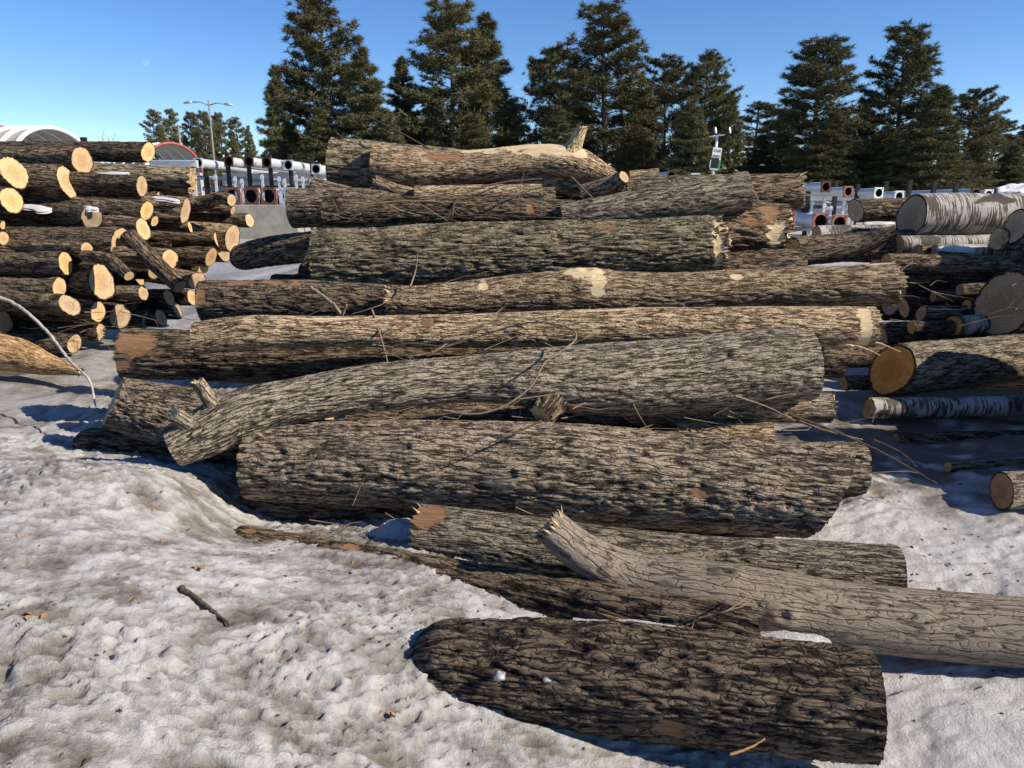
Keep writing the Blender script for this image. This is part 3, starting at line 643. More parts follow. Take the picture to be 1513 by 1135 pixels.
# left stack: sawn faces look right; (face px, py, radius px, Y, length, yaw, pitch, style, end, label)
def slog(label, px, py, rp, Y, L, yaw, pit, style='dark', end='cut', side=-1, tilt=(0, 0), oval=.08, taper=1.12, bend=0.0, **kw):
    p0 = P(px, py, Y); r = rp * depth(px, py, Y) / FPX
    a, b = math.radians(yaw), math.radians(pit)
    d = np.array([side * math.cos(a) * math.cos(b), math.sin(a) * math.cos(b), math.sin(b)])
    mid = p0 + d * L * .5 + np.array([0, 0, bend])
    return make_log(label, [p0 + d * L, mid, p0], [r * taper, r * (taper + 1) / 2, r], style, ends=('dull', end), tilt1=tilt, oval=oval,
                    res=kw.pop('res', .022), **kw)
GL = 'sawn logs of the left stack'
for q in [
 ('large round sawn face at the left edge, upper left stack', 21, 255, 27, 7.75, 3.0, 14, 0, 'brown', 'cut'),
 ('log with a bright oval sawn face just under the arched white shelter', 122, 238, 20, 8.3, 2.9, 18, 1, 'brown', 'cut'),
 ('log with a narrow upright sawn face and torn orange bark beside it', 99, 269, 23, 8.1, 2.6, 8, 1, 'dark', 'cut'),
 ('topmost log of the left stack, pointing at the red-rimmed arch', 219, 225, 14, 8.8, 2.6, 14, 1, 'dark', 'cut'),
 ('log with a figure-eight double face at the left edge below the large round face', 17, 296, 20, 7.5, 2.4, 8, 2, 'dark', 'cut'),
 ('long mossy log reaching right to the steel poles, with a half-moon cut', 284, 268, 22, 8.7, 3.2, 6, 2, 'mossy', 'torn'),
 ('thin log with a narrow leaning sawn sliver above the snow-edged log', 210, 275, 15, 8.15, 2.2, 8, 2, 'dark', 'cut'),
 ('thin log with an upright oval face directly below the leaning sliver', 217, 311, 13, 8.0, 2.2, 8, 2, 'dark', 'cut'),
 ('snow-edged log ending in an upright oval face left of the curved branch', 274, 312, 20, 8.25, 2.8, 6, 5, 'brown', 'cut'),
 ('small log with a tiny pointed face just under the snow-edged log', 281, 336, 9, 8.3, 2.2, 4, 4, 'dark', 'cut'),
 ('log with a greyish weathered face in the upper middle of the left stack', 136, 322, 17, 7.8, 2.4, 26, 3, 'dark', 'dull'),
 ('log with a neat round face in the centre of the left stack', 212, 338, 15, 7.85, 2.5, 20, 3, 'brown', 'cut'),
 ('smallest round face, right beside the neat round one', 229, 327, 8, 8.1, 2.0, 20, 4, 'dark', 'cut'),
 ('thick log with a tall broad sawn face and a split right edge', 176, 362, 27, 7.55, 2.8, 10, 0, 'dark', 'cut'),
 ('log with a leaf-shaped bright face right of the thick split-edged log', 252, 383, 17, 7.8, 2.4, 6, 2, 'brown', 'cut'),
 ('long log from the left edge with torn wood round its oval face', 97, 389, 17, 7.2, 2.6, 12, -2, 'dark', 'cut'),
 ('big log with a tilted broad sawn face low in the left stack', 151, 416, 25, 7.35, 2.6, 18, 2, 'dark', 'cut'),
 ('log with a blunt rectangular sawn face under the torn-ended log', 88, 425, 15, 7.15, 2.4, 12, -1, 'brown', 'cut'),
 ('log with a broad sawn face at the right foot of the left stack', 291, 415, 14, 8.3, 2.4, 24, 4, 'tan', 'cut'),
 ('log with a brown peeled end and slim oval face near the far snow', 321, 354, 12, 8.7, 2.6, 4, 1, 'brown', 'cut'),
 ('wide pale sawn face at the back right of the left stack', 344, 352, 19, 8.8, 2.6, 20, 2, 'tan', 'cut'),
 ('log with a ring-marked orange face below the peeled brown end', 312, 380, 13, 8.6, 2.2, 16, 2, 'brown', 'orange'),
 ('log sticking out furthest right towards the concrete block', 369, 326, 11, 9.1, 2.4, 6, 1, 'dark', 'cut'),
 ('small shaded log just above the furthest protruding log', 344, 311, 7, 9.0, 1.8, 8, 6, 'dark', 'cut'),
 ('hollow log with a dark centre low in the left stack', 103, 451, 16, 6.95, 2.0, 12, 2, 'brown', 'cut'),
 ('log with a half-shaded round face under the big tilted face', 145, 461, 14, 7.2, 2.2, 10, 0, 'dark', 'cut'),
 ('wholly shaded round face at the bottom of the left stack', 178, 467, 18, 7.7, 2.2, 12, 0, 'dark', 'dull'),
 ('smooth log with a shaded round face right of the big tilted face', 212, 433, 12, 7.8, 2.2, 8, 1, 'gray', 'dull'),
 ('log with a bright face cut off by the left edge near the white bent stick', 4, 476, 19, 7.1, 1.8, 10, 0, 'dark', 'cut'),
 ('small log end at the left edge between the double face and the long torn-ended log', 5, 352, 10, 7.25, 1.8, 14, 0, 'dark', 'cut'),
 ('thin log tip at the left edge just above the small log end', 4, 333, 6, 7.4, 1.8, 10, 8, 'dark', 'cut'),
 ('log with a pale chipped end lying behind the figure-eight log', 105, 328, 12, 8.2, 2.2, 6, 2, 'brown', 'torn'),
 ('shaded brown log behind the leaf-shaped face', 206, 376, 12, 7.45, 2.4, 4, 2, 'brown', 'orange'),
 ('shaded log under the leaf-shaped face near the diagonal log', 228, 402, 12, 8.1, 2.4, 8, 2, 'dark', 'dull'),
 ('rotten-ended log in deep shade at the foot of the left stack', 148, 490, 12, 7.35, 2.0, 6, 0, 'dark', 'torn'),
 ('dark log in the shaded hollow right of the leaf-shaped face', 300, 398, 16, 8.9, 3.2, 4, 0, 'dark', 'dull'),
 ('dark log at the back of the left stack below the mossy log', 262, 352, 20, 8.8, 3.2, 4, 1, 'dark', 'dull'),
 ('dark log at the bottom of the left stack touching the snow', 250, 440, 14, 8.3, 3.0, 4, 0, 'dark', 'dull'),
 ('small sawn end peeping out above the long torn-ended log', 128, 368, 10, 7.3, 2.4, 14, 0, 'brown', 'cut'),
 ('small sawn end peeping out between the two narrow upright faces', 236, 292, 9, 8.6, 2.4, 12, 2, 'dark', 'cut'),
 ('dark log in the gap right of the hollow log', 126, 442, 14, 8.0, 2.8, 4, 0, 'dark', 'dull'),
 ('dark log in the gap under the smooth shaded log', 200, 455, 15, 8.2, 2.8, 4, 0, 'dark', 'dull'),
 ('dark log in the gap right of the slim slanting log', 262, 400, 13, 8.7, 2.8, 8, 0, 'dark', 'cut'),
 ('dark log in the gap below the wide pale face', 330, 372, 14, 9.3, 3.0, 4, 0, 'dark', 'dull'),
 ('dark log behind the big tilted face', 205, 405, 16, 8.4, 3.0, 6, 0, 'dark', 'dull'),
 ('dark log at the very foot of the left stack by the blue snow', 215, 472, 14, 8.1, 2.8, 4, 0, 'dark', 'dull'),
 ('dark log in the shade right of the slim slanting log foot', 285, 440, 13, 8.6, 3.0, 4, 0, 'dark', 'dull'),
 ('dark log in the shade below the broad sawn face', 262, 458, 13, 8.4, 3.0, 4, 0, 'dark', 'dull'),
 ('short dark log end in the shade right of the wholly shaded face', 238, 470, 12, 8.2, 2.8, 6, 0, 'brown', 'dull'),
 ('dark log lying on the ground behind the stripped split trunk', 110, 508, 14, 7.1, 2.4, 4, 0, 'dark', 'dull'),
]:
    slog(*q, group=GL, taper=1.0 if q[2] < 262 or q[3] > 23 else 1.22, tilt=(random.Random(q[1]).uniform(-.25, .25), random.Random(q[2]).uniform(-.3, .3)), oval=.10, lump=.08)
def pixlog(label, pp, style, **kw): return mlog(label, pp, style, **kw)
pixlog('thin dark log slanting to a small round face before the big tilted face', [(125, 378, 7.25, 9), (160, 384, 7.15, 10), (191, 408, 7.0, 8)], 'dark', ends=('dull', 'cut'), res=.015, group=GL)
pixlog('slim log slanting down steeply to a round face above the snow', [(190, 350, 7.55, 14), (230, 390, 7.4, 13), (266, 424, 7.3, 12)], 'dark', ends=('dull', 'cut'), res=.013, group=GL)
pixlog('curved branch bending up to a cut end in front of the steel poles', [(230, 300, 8.9, 13), (295, 302, 8.8, 11), (322, 293, 8.7, 9), (342, 296, 8.6, 9)], 'brown', ends=('dull', 'cut'), res=.014, group=GL)
pixlog('stripped brown split trunk lying lowest at the left picture edge', [(-160, 505, 6.3, 26), (0, 520, 6.2, 24), (70, 538, 6.1, 15), (118, 549, 6.0, 6)], 'split', ends=('cut', 'torn'), res=.014, group=None, lump=.10)

# right stack: faces look left
GR = 'logs of the right stack'
for q in [
 ('large white birch log with a tall narrow shaded face, top of the right stack', 1346, 320, 32, 7.6, 3.2, 6, 0, 'birch', 'dull'),
 ('dark log behind the left end of the large birch log', 1264, 311, 18, 8.6, 2.6, 2, 1, 'dark', 'dull'),
 ('short pale-barked log with a small round face under the dark log', 1206, 347, 13, 7.9, 1.2, 6, 0, 'birch', 'dull'),
 ('dark log with a round shaded face behind the scarred log', 1170, 371, 19, 7.4, 2.6, 8, 3, 'dark', 'dull'),
 ('log with a rounded grey face right under the birch face', 1327, 364, 15, 7.4, 2.6, 4, 0, 'birch', 'dull'),
 ('log with a dull orange face below the large birch log', 1352, 373, 12, 7.3, 2.4, 12, 0, 'brown', 'orange'),
 ('thin birch log with a pointed pale face lying in blue shade', 1380, 372, 11, 7.2, 2.2, 6, 0, 'birch', 'dull'),
 ('log with splintered orange wood at its face by the right edge', 1474, 353, 16, 7.0, 2.2, 8, 0, 'birch', 'torn'),
 ('log with a tall pale slab face cut off by the right edge', 1500, 335, 24, 6.9, 2.0, 4, 0, 'birch', 'cut'),
 ('brown bark-stripped log lying across the middle of the right stack', 1308, 389, 14, 6.8, 3.4, 2, -1, 'brown', 'orange'),
 ('small round face in the dark below the brown stripped log', 1330, 414, 8, 6.9, 2.4, 6, 0, 'dark', 'orange'),
 ('upright oval face deep in the dark of the right stack', 1379, 438, 9, 6.8, 2.2, 4, 0, 'dark', 'dull'),
 ('small cut branch end with a pale side twig, low in the dark', 1346, 484, 10, 6.3, 2.0, 4, 0, 'dark', 'orange'),
 ('narrow pale face left of the round orange face in the dark', 1361, 463, 11, 6.5, 2.0, 2, 0, 'dark', 'dull'),
 ('birch log with a reddish oval face in the shaded middle', 1409, 481, 16, 6.3, 2.4, 6, 0, 'birch', 'orange'),
 ('log with a dim round face above the reddish birch face', 1428, 451, 9, 6.5, 2.0, 10, 0, 'dark', 'orange'),
 ('dim log end just under the brown stripped log', 1418, 428, 9, 6.6, 2.2, 12, 0, 'dark', 'dull'),
 ('thick log with a tall half-round pale face at the right edge', 1482, 450, 46, 6.2, 2.6, 14, 0, 'ash', 'dull'),
 ('thick log with a rounded orange-brown face, low in the right stack', 1316, 547, 38, 5.6, 3.2, 16, 0, 'gray', 'orange'),
 ('thin white birch pole with an orange broken end, lowest of the right stack', 1284, 603, 17, 5.35, 3.0, 2, 0, 'birch', 'torn'),
 ('log with a round orange sawn face at the right edge, alone near the snow', 1480, 725, 27, 3.95, 2.4, 10, 0, 'gray', 'orange'),
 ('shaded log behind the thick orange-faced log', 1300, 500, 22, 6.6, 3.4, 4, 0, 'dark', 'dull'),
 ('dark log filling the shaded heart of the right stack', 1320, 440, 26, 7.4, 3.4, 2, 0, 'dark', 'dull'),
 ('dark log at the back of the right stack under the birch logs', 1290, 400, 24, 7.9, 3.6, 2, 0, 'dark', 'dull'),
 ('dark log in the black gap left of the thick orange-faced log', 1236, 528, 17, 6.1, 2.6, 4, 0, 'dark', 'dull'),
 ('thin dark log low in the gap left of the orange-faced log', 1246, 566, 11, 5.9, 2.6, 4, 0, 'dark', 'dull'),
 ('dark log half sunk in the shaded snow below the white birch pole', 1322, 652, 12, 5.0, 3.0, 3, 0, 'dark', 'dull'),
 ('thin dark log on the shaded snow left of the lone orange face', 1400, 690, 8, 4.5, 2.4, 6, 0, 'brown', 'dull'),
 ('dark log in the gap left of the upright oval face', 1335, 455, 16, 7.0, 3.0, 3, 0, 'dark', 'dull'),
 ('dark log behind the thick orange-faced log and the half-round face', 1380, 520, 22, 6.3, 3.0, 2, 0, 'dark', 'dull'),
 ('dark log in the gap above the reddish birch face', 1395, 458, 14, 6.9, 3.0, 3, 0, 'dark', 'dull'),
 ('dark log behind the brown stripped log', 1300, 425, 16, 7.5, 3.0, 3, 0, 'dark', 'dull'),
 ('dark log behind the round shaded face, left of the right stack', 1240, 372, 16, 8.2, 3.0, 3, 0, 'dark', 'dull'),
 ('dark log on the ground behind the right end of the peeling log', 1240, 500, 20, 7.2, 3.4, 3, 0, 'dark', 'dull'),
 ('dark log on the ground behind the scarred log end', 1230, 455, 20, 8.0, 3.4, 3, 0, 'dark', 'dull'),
]:
    slog(*q, side=1, group=GR, tilt=(random.Random(q[1]).uniform(-.2, .2), random.Random(q[2]).uniform(-.25, .25)), oval=.08, lump=.07, res=.020)
for k, (x, y, z, r) in enumerate([(3.35, 3.8, .05, .2), (3.4, 4.2, .08, .2), (3.5, 4.0, .42, .2), (3.65, 4.4, .42, .2), (3.7, 4.2, .78, .2), (3.85, 4.45, 1.1, .19), (3.95, 4.9, .5, .22), (4.15, 5.1, .95, .22), (5.3, 5.9, 1.6, .24), (5.5, 6.4, 2.0, .24)]):
    make_log(['lowest front log of the right stack continuing past the picture edge', 'lowest rear log of the right stack continuing past the picture edge', 'second-layer front log of the right stack past the picture edge', 'second-layer rear log of the right stack past the picture edge',
              'third-layer front log of the right stack past the picture edge', 'topmost front log of the right stack past the picture edge', 'third-layer rear log of the right stack past the picture edge', 'topmost rear log of the right stack past the picture edge', 'high log of the right stack out of view behind the birch logs', 'highest log of the right stack out of view behind the birch logs'][k],
             [(x, y, z), (x + 3.2, y + .15, z + .03)], [r, r * 1.1], 'dark', ends=('dull', 'dull'), res=.03, group=GR)
mlog('dark branch rising to a cut end in front of the large birch face', [(1180, 380, 7.3, 14), (1260, 366, 7.25, 14), (1300, 350, 7.2, 12), (1324, 342, 7.15, 9)], 'dark', ends=('dull', 'orange'), res=.016, group=GR)

# loose snow on logs, ice lumps, sticks
def strip_snow(label, px0, py0, px1, py1, Y, wid, th=.02):
    a = P(px0, py0, Y); b = P(px1, py1, Y); n = 26; m = 9
    t = np.linspace(0, 1, n)[:, None]; c = a + (b - a) * t
    s = np.linspace(-1, 1, m)
    w = wid * (0.35 + 0.65 * np.sin(np.pi * t[:, 0]) ** .5) * (1 + .5 * noise3(t[:, 0] * 3, px0 * .37, .5))
    V = c[:, None] + np.stack([np.zeros((n, m)), s[None] * w[:, None], th * (1 - s[None] ** 2) * np.sin(np.pi * t) ** .4 + .006 * noise3(t * 4, s[None] * 1.5, px0 * .1) - .9 * w[:, None] * s[None] ** 2 * .5], -1)
    low = V.copy(); low[..., 2] -= .02
    F = grid_faces(n, m, False)
    o = mesh_obj('snow_patch', np.r_[V.reshape(-1, 3), low.reshape(-1, 3)], np.r_[F, F[:, ::-1] + n * m], M['snow_clean'], None, c[n // 2])
    tag(o, label, 'snow', 'snow left lying on logs')
for q in [('patch of snow under the figure-eight log in the left stack', 33, 303, 78, 309, 7.9, .07), ('thin line of snow on the mossy log of the left stack', 137, 258, 192, 256, 8.35, .035),
          ('line of snow along the snow-edged log of the left stack', 225, 291, 266, 297, 8.1, .03), ('strip of snow on the vine-covered log', 872, 298, 922, 297, 6.25, .03),
          ('little snow on the greyish faced log', 122, 306, 146, 309, 7.75, .03), 
           
          ('snow on the far left of the right stack under the dark log', 1275, 330, 1322, 330, 8.2, .05), ('snow along the thin shaded birch', 1385, 366, 1440, 368, 7.1, .03)]:
    strip_snow(*q)
def mound(label, px, py, Y, sx, sy, h, rot=0.0):
    p = P(px, py, Y); n = 30; u, v = np.meshgrid(np.linspace(-1, 1, n), np.linspace(-1, 1, n)); r = np.hypot(u, v)
    z = h * (1 - r ** 2 * (1 + .5 * noise3(u * 2 + px, v * 2, .3))) + .12 * h * noise3(u * 6, v * 6, px * .1)
    x = u * sx; y = v * sy; V = np.stack([x * math.cos(rot) - y * math.sin(rot), x * math.sin(rot) + y * math.cos(rot), np.maximum(z, -.08)], -1).reshape(-1, 3) + p
    tag(mesh_obj('snow_patch', V, grid_faces(n, n, False), M['snow'], None, p), label, 'snow', 'snow left lying on logs')
mound('snow tucked under the smooth grey poplar log', 908, 876, 2.82, .10, .06, .03, -.3)
mound('snow wedge between the front log and the ground log', 960, 940, 2.47, .30, .07, .05, -.25)
mound('snow under the knot of the poplar log', 1170, 952, 2.55, .16, .08, .04, -.1)
mound('snow heap in the hollow beside the orange rotten log end', 590, 792, 3.55, .17, .12, .09, .2)
for k, (px, py, s) in enumerate([(738, 999, .02), (809, 1004, .02)]):
    p = P(px, py, 2.235); rs = np.random.RandomState(k + 3)
    a, b = np.meshgrid(np.linspace(0, np.pi, 9), np.arange(12) * 2 * np.pi / 12, indexing='ij')
    rr = s * (1 + .7 * noise3(np.cos(b) * np.sin(a) * 2.2 + k * 5, np.sin(b) * np.sin(a) * 2.2, np.cos(a) * 2.2))
    V = np.stack([rr * np.sin(a) * np.cos(b), rr * np.sin(a) * np.sin(b), rr * np.cos(a) * .7], -1).reshape(-1, 3) + p
    tag(mesh_obj('ice_lump', V, grid_faces(9, 12, True), M['ice'], None, p, False), ['left lump of ice on the dark front log', 'right lump of ice on the dark front log'][k], 'ice')
def stick(label, pp, r0, r1, mat='stick', name='stick', cat='stick', twigs=()):
    pts, rad = resample([hit(*q, .008) if len(q) == 2 else P(*q) for q in pp], np.linspace(r0, r1, len(pp)), 10 * len(pp))
    rs = np.random.RandomState(len(label)); pts = pts + rs.normal(size=pts.shape) * r0 * .10
    mb = MB(); mb.tube(pts, rad, 7)
    o = mb.build(name, M[mat], None, pts[0], True); tag(o, label, cat)
    for tw in twigs:
        tp, tr = resample([P(*q) for q in tw], [r1 * .9, r1 * .5][:2] if len(tw) == 2 else np.linspace(r1 * .9, r1 * .4, len(tw)), 12)
        mb = MB(); mb.tube(tp, tr, 5); mb.build('twig', M[mat], o, pts[0], True)
    return o
stick('pale bent branch arching from the left edge down to the slanting sawn end', [(-30, 432, 5.6), (20, 448, 5.55), (65, 485, 5.3), (105, 535, 5.0), (132, 562, 4.8), (141, 600, 4.6)], .014, .006, 'stick_white', 'branch', 'branch')
stick('curling vine hanging over the forked log', [(652, 606, 3.86), (700, 612, 3.82), (745, 600, 3.82), (785, 570, 3.85), (806, 535, 3.92), (850, 502, 4.0), (835, 483, 4.2), (775, 478, 4.5), (700, 500, 4.6), (635, 520, 4.6)], 0.007, .004, 'stick', 'vine', 'vine', [[(803, 540, 3.92), (825, 540, 3.9)], [(765, 590, 3.84), (822, 582, 3.9)]])
stick('thin twig crossing the long peeling log on its left part', [(550, 458, 4.75), (562, 495, 4.6), (574, 541, 4.3)], .007, .004)
stick('upright twig standing on the scarred log in front of the mossy log', [(606, 424, 5.2), (614, 400, 5.3), (617, 375, 5.3)], .006, .004)
stick('torn twig lying across the charred log', [(458, 424, 5.3), (490, 448, 5.25), (506, 470, 5.2)], .012, .016, 'stick', 'stick', 'stick', [[(500, 462, 5.2), (492, 447, 5.15)], [(504, 468, 5.2), (512, 450, 5.15)]])
stick('dead branch wedged under the long peeling log', [(600, 528, 4.55), (640, 520, 4.55), (672, 500, 4.6), (690, 497, 4.65)], .008, .005)
stick('long thin branch on shaded snow between the pile and the right stack', [(1165, 612, 4.1), (1240, 640, 4.05), (1310, 672, 4.0), (1385, 715, 3.9)], .007, .003, 'stick_dark')
stick('pale broken branch on the snow right of the forked log', [(1180, 622, 4.4), (1215, 635, 4.3), (1275, 650, 4.25)], .008, .004, 'stick')
stick('dark twig lying in the gap left of the curling vine', [(560, 520, 4.5), (600, 508, 4.5), (650, 512, 4.5)], .008, .005, 'stick_dark')
stick('forked grey twig on the long peeling log at mid length', [(680, 495, 4.55), (720, 478, 4.55), (770, 477, 4.55)], .007, .004, 'stick', 'stick', 'stick', [[(720, 478, 4.55), (742, 468, 4.55)]])
stick('torn splinter hanging from the right end of the peeling log', [(1240, 508, 4.7), (1275, 515, 4.65), (1300, 525, 4.6)], .014, .004, 'stick_pale', 'splinter', 'splinter')
stick('long pale splinter pointing right from the peeling log end', [(1262, 500, 4.75), (1300, 508, 4.7), (1330, 520, 4.65)], .012, .003, 'stick_pale', 'splinter', 'splinter')
stick('bare stick propped across the shaded gap under the forked log', [(800, 622, 3.62), (760, 640, 3.56), (722, 656, 3.52)], .006, .003, 'stick_dark')
stick('thin pale twig lying on the right end of the forked log', [(1085, 585, 4.0), (1130, 600, 4.0), (1175, 622, 3.95)], .006, .003)
stick('root-like twig on the ground log near the orange stalks', [(880, 905, 2.55), (920, 922, 2.45), (960, 930, 2.38)], .006, .003, 'stick_dark')
stick('dark twig on the snow right of the largest log', [(1290, 650, 4.3), (1330, 668, 4.2), (1355, 690, 4.1)], .007, .003, 'stick_dark')
stick('short dark stick lying on the dirty snow bank at the left', [(268, 872), (285, 884), (304, 898), (322, 912), (340, 926)], .013, .005, 'stick_dark')
stick('bundle of orange dry stalks on the snow above the front log', [(862, 902, 2.66), (930, 920, 2.55), (990, 948, 2.42)], .006, .004, 'stalk', 'stalk', 'stalk', [[(880, 897, 2.64), (975, 935, 2.44)], [(900, 905, 2.6), (960, 928, 2.45), (995, 940, 2.42)]])
stick('small orange twig at the bottom beside the front log', [(1078, 1115, 1.98), (1105, 1106, 2.0), (1130, 1092, 2.02)], .005, .003, 'stalk')
stick('long bare twig rising from the topmost log against the pines', [(637, 222, 7.1), (590, 195, 7.2), (530, 165, 7.3)], .008, .004, 'stick_dark')
stick('dark vine looping under the topmost bent log', [(668, 320, 6.25), (672, 300, 6.3), (690, 285, 6.4), (740, 270, 6.6), (800, 264, 6.8)], .010, .006, 'stick_dark', 'vine', 'vine')
for k, (pp, lb) in enumerate([([(490, 322, 6.22), (530, 305, 6.2), (600, 297, 6.2), (690, 300, 6.2)], 'leftmost long vine on the vine-covered log'), ([(570, 325, 6.22), (600, 312, 6.2), (640, 305, 6.2), (680, 318, 6.2)], 'branching vine in the middle of the vine-covered log'),
        ([(640, 325, 6.22), (700, 318, 6.2), (760, 320, 6.2), (830, 322, 6.2)], 'dark vine along the lower edge of the vine-covered log'), ([(575, 303, 6.2), (595, 312, 6.2), (620, 318, 6.2)], 'short pale vine on the vine-covered log'),
        ([(735, 300, 6.25), (800, 275, 6.5)], 'straight twig leaning from the vine-covered log'), ([(845, 262, 6.6), (885, 302, 6.2)], 'thin bare twig right of the stripped top log'), ([(1108, 272, 6.2), (1122, 300, 6.2)], 'short twig beside the slanting grey log end')]):
    stick(lb, pp, .007, .004, 'stick_dark' if k in (1, 2, 4) else 'stick', 'vine' if k < 4 else 'stick', 'vine' if k < 4 else 'stick')
for k, (px, py, z, lb) in enumerate([(290, 843, .2, 'brown leaf scrap beside the short dark stick'), (57, 912, .3, 'small brown leaf at the left of the snow bank'), (568, 1055, .04, 'brown leaf scrap on the snow near the front log'), (1302, 735, -.03, 'orange leaf on the snow right of the largest log')]):
    p = hit(px, py, .012); mb = MB(); rs = np.random.RandomState(k)
    for j in range(4):
        q = p + rs.normal(size=3) * np.array([.015, .012, .003]); a = rs.uniform(0, 3); w = .014
        d = np.array([math.cos(a), math.sin(a), .3]) * w; e = np.array([-math.sin(a), math.cos(a), .2]) * w * .6
        mb.add([q - d, q - e, q + d, q + e + [0, 0, .004]], [(0, 1, 2), (0, 2, 3)])
    tag(mb.build('leaf_scrap', M['stalk'], None, p), lb, 'leaf')

# bark crumbs and grit scattered over the snow
rs = np.random.RandomState(21); nch = 900
cx_ = np.r_[rs.uniform(-3, 2.6, nch // 2), rs.normal(.2, 1.2, nch - nch // 2)]; cy_ = np.r_[rs.uniform(1.5, 4.2, nch // 2), rs.normal(3.2, .6, nch - nch // 2)]
cz_ = surf_z(cx_, cy_); V = []; F = []
for x, y, z in zip(cx_, cy_, cz_):
    a = rs.uniform(0, 6.28); l = rs.uniform(.003, .016); w = l * rs.uniform(.2, .6); d = np.array([math.cos(a), math.sin(a), 0]) * l; e = np.array([-math.sin(a), math.cos(a), 0]) * w; c = np.array([x, y, z + .002]); k = len(V)
    V += [c - d, c - e, c + d, c + e, c + [0, 0, w * .9]]; F += [(k, k + 1, k + 4), (k + 1, k + 2, k + 4), (k + 2, k + 3, k + 4), (k + 3, k, k + 4)]
tag(mesh_obj('bark_crumbs', np.array(V), F, M['stick_dark'], smooth=False), 'dark crumbs of bark scattered over the snow around the logs', 'bark crumbs', kind='stuff')

# fine twigs tangled in the gaps between the rows of the pile
rs = np.random.RandomState(33); mb = MB()
for (xa, xb, ya, yb, Y, n) in [(480, 900, 498, 535, 4.5, 26), (540, 940, 596, 640, 3.95, 20), (480, 900, 290, 335, 6.2, 26), (420, 1200, 462, 476, 5.15, 12), (880, 1240, 590, 650, 4.05, 22), (380, 800, 745, 800, 3.5, 10), (560, 1000, 418, 432, 5.6, 8), (1220, 1420, 600, 720, 4.2, 22), (0, 250, 440, 520, 7.0, 16), (860, 1080, 900, 950, 2.5, 10), (1300, 1500, 400, 500, 6.0, 14)]:
    for _ in range(n):
        onsnow = xa == 1220
        p = hit(rs.uniform(xa, xb), rs.uniform(ya, yb), .01) if onsnow else P(rs.uniform(xa, xb), rs.uniform(ya, yb), Y + rs.uniform(-.06, .06)); l = rs.uniform(.10, .38) * (Y / 4.5) ** .5; a = rs.normal(0, .55)
        d = np.array([math.cos(a), rs.normal(0, .25), math.sin(a) * (.08 if onsnow else .7)]); bnd = rs.normal(0, .12, 3) * l; r = rs.uniform(.0016, .0042)
        mb.tube([p, p + d * l * .35 + bnd * .6, p + d * l * .7 + bnd, p + d * l], [r, r * .9, r * .7, r * .35], 4, False)
tag(mb.build('twig_litter', M['stick'], None, None, True), 'tangle of fine dry twigs caught between the logs', 'twigs', kind='stuff')
nch = 420; V = []; F = []
cx_ = np.r_[rs.normal(1.1, .9, nch // 2), rs.normal(-.6, .8, nch - nch // 2)]; cy_ = np.r_[rs.normal(3.2, .55, nch // 2), rs.normal(3.0, .4, nch - nch // 2)]
for x, y, z in zip(cx_, cy_, surf_z(cx_, cy_)):
    a = rs.uniform(0, 6.28); l = rs.uniform(.004, .018); w = l * rs.uniform(.15, .5); d = np.array([math.cos(a), math.sin(a), rs.normal(0, .25)]) * l; e = np.array([-math.sin(a), math.cos(a), 0]) * w; c = np.array([x, y, z + .003]); k = len(V)
    V += [c - d, c - e, c + d, c + e, c + [0, 0, w * .7]]; F += [(k, k + 1, k + 4), (k + 1, k + 2, k + 4), (k + 2, k + 3, k + 4), (k + 3, k, k + 4)]
tag(mesh_obj('wood_chips', np.array(V), F, M['stalk'], smooth=False), 'brown wood chips scattered on the snow beside the front logs', 'wood chips', kind='stuff')
# ------------------------------------------------------------------ pines
def needle_material():
    m = NT('pine_needles'); tc = m.n('TexCoord').outputs['Object']
    f = m.noise(tc, 0.9, 4, 0.6); g = m.noise(tc, 6.0, 3, 0.6); r = m.n('ObjectInfo').outputs['Random']
    c = m.ramp(m.math('ADD', m.math('MULTIPLY', f, .6), m.math('MULTIPLY', g, .4)), [(0.34, (0.05, 0.056, 0.026)), (0.52, (0.12, 0.118, 0.052)), (0.70, (0.22, 0.192, 0.09))])
    hs = m.n('HueSaturation'); m.l(c, hs.inputs['Color']); m.l(m.math('ADD', m.math('MULTIPLY', r, .45), .78), hs.inputs['Value'])
    m.l(m.math('ADD', m.math('MULTIPLY', r, .02), .49), hs.inputs['Hue'])
    m.col(hs.outputs[0]); m.rough(0.7); m.b.inputs['Specular IOR Level'].default_value = 0.25
    return m.m
M['needle'] = needle_material()
M['pine_bark'] = simple('pine_bark', (0.13, 0.095, 0.07), 0.9, 0, 0.4, 3)
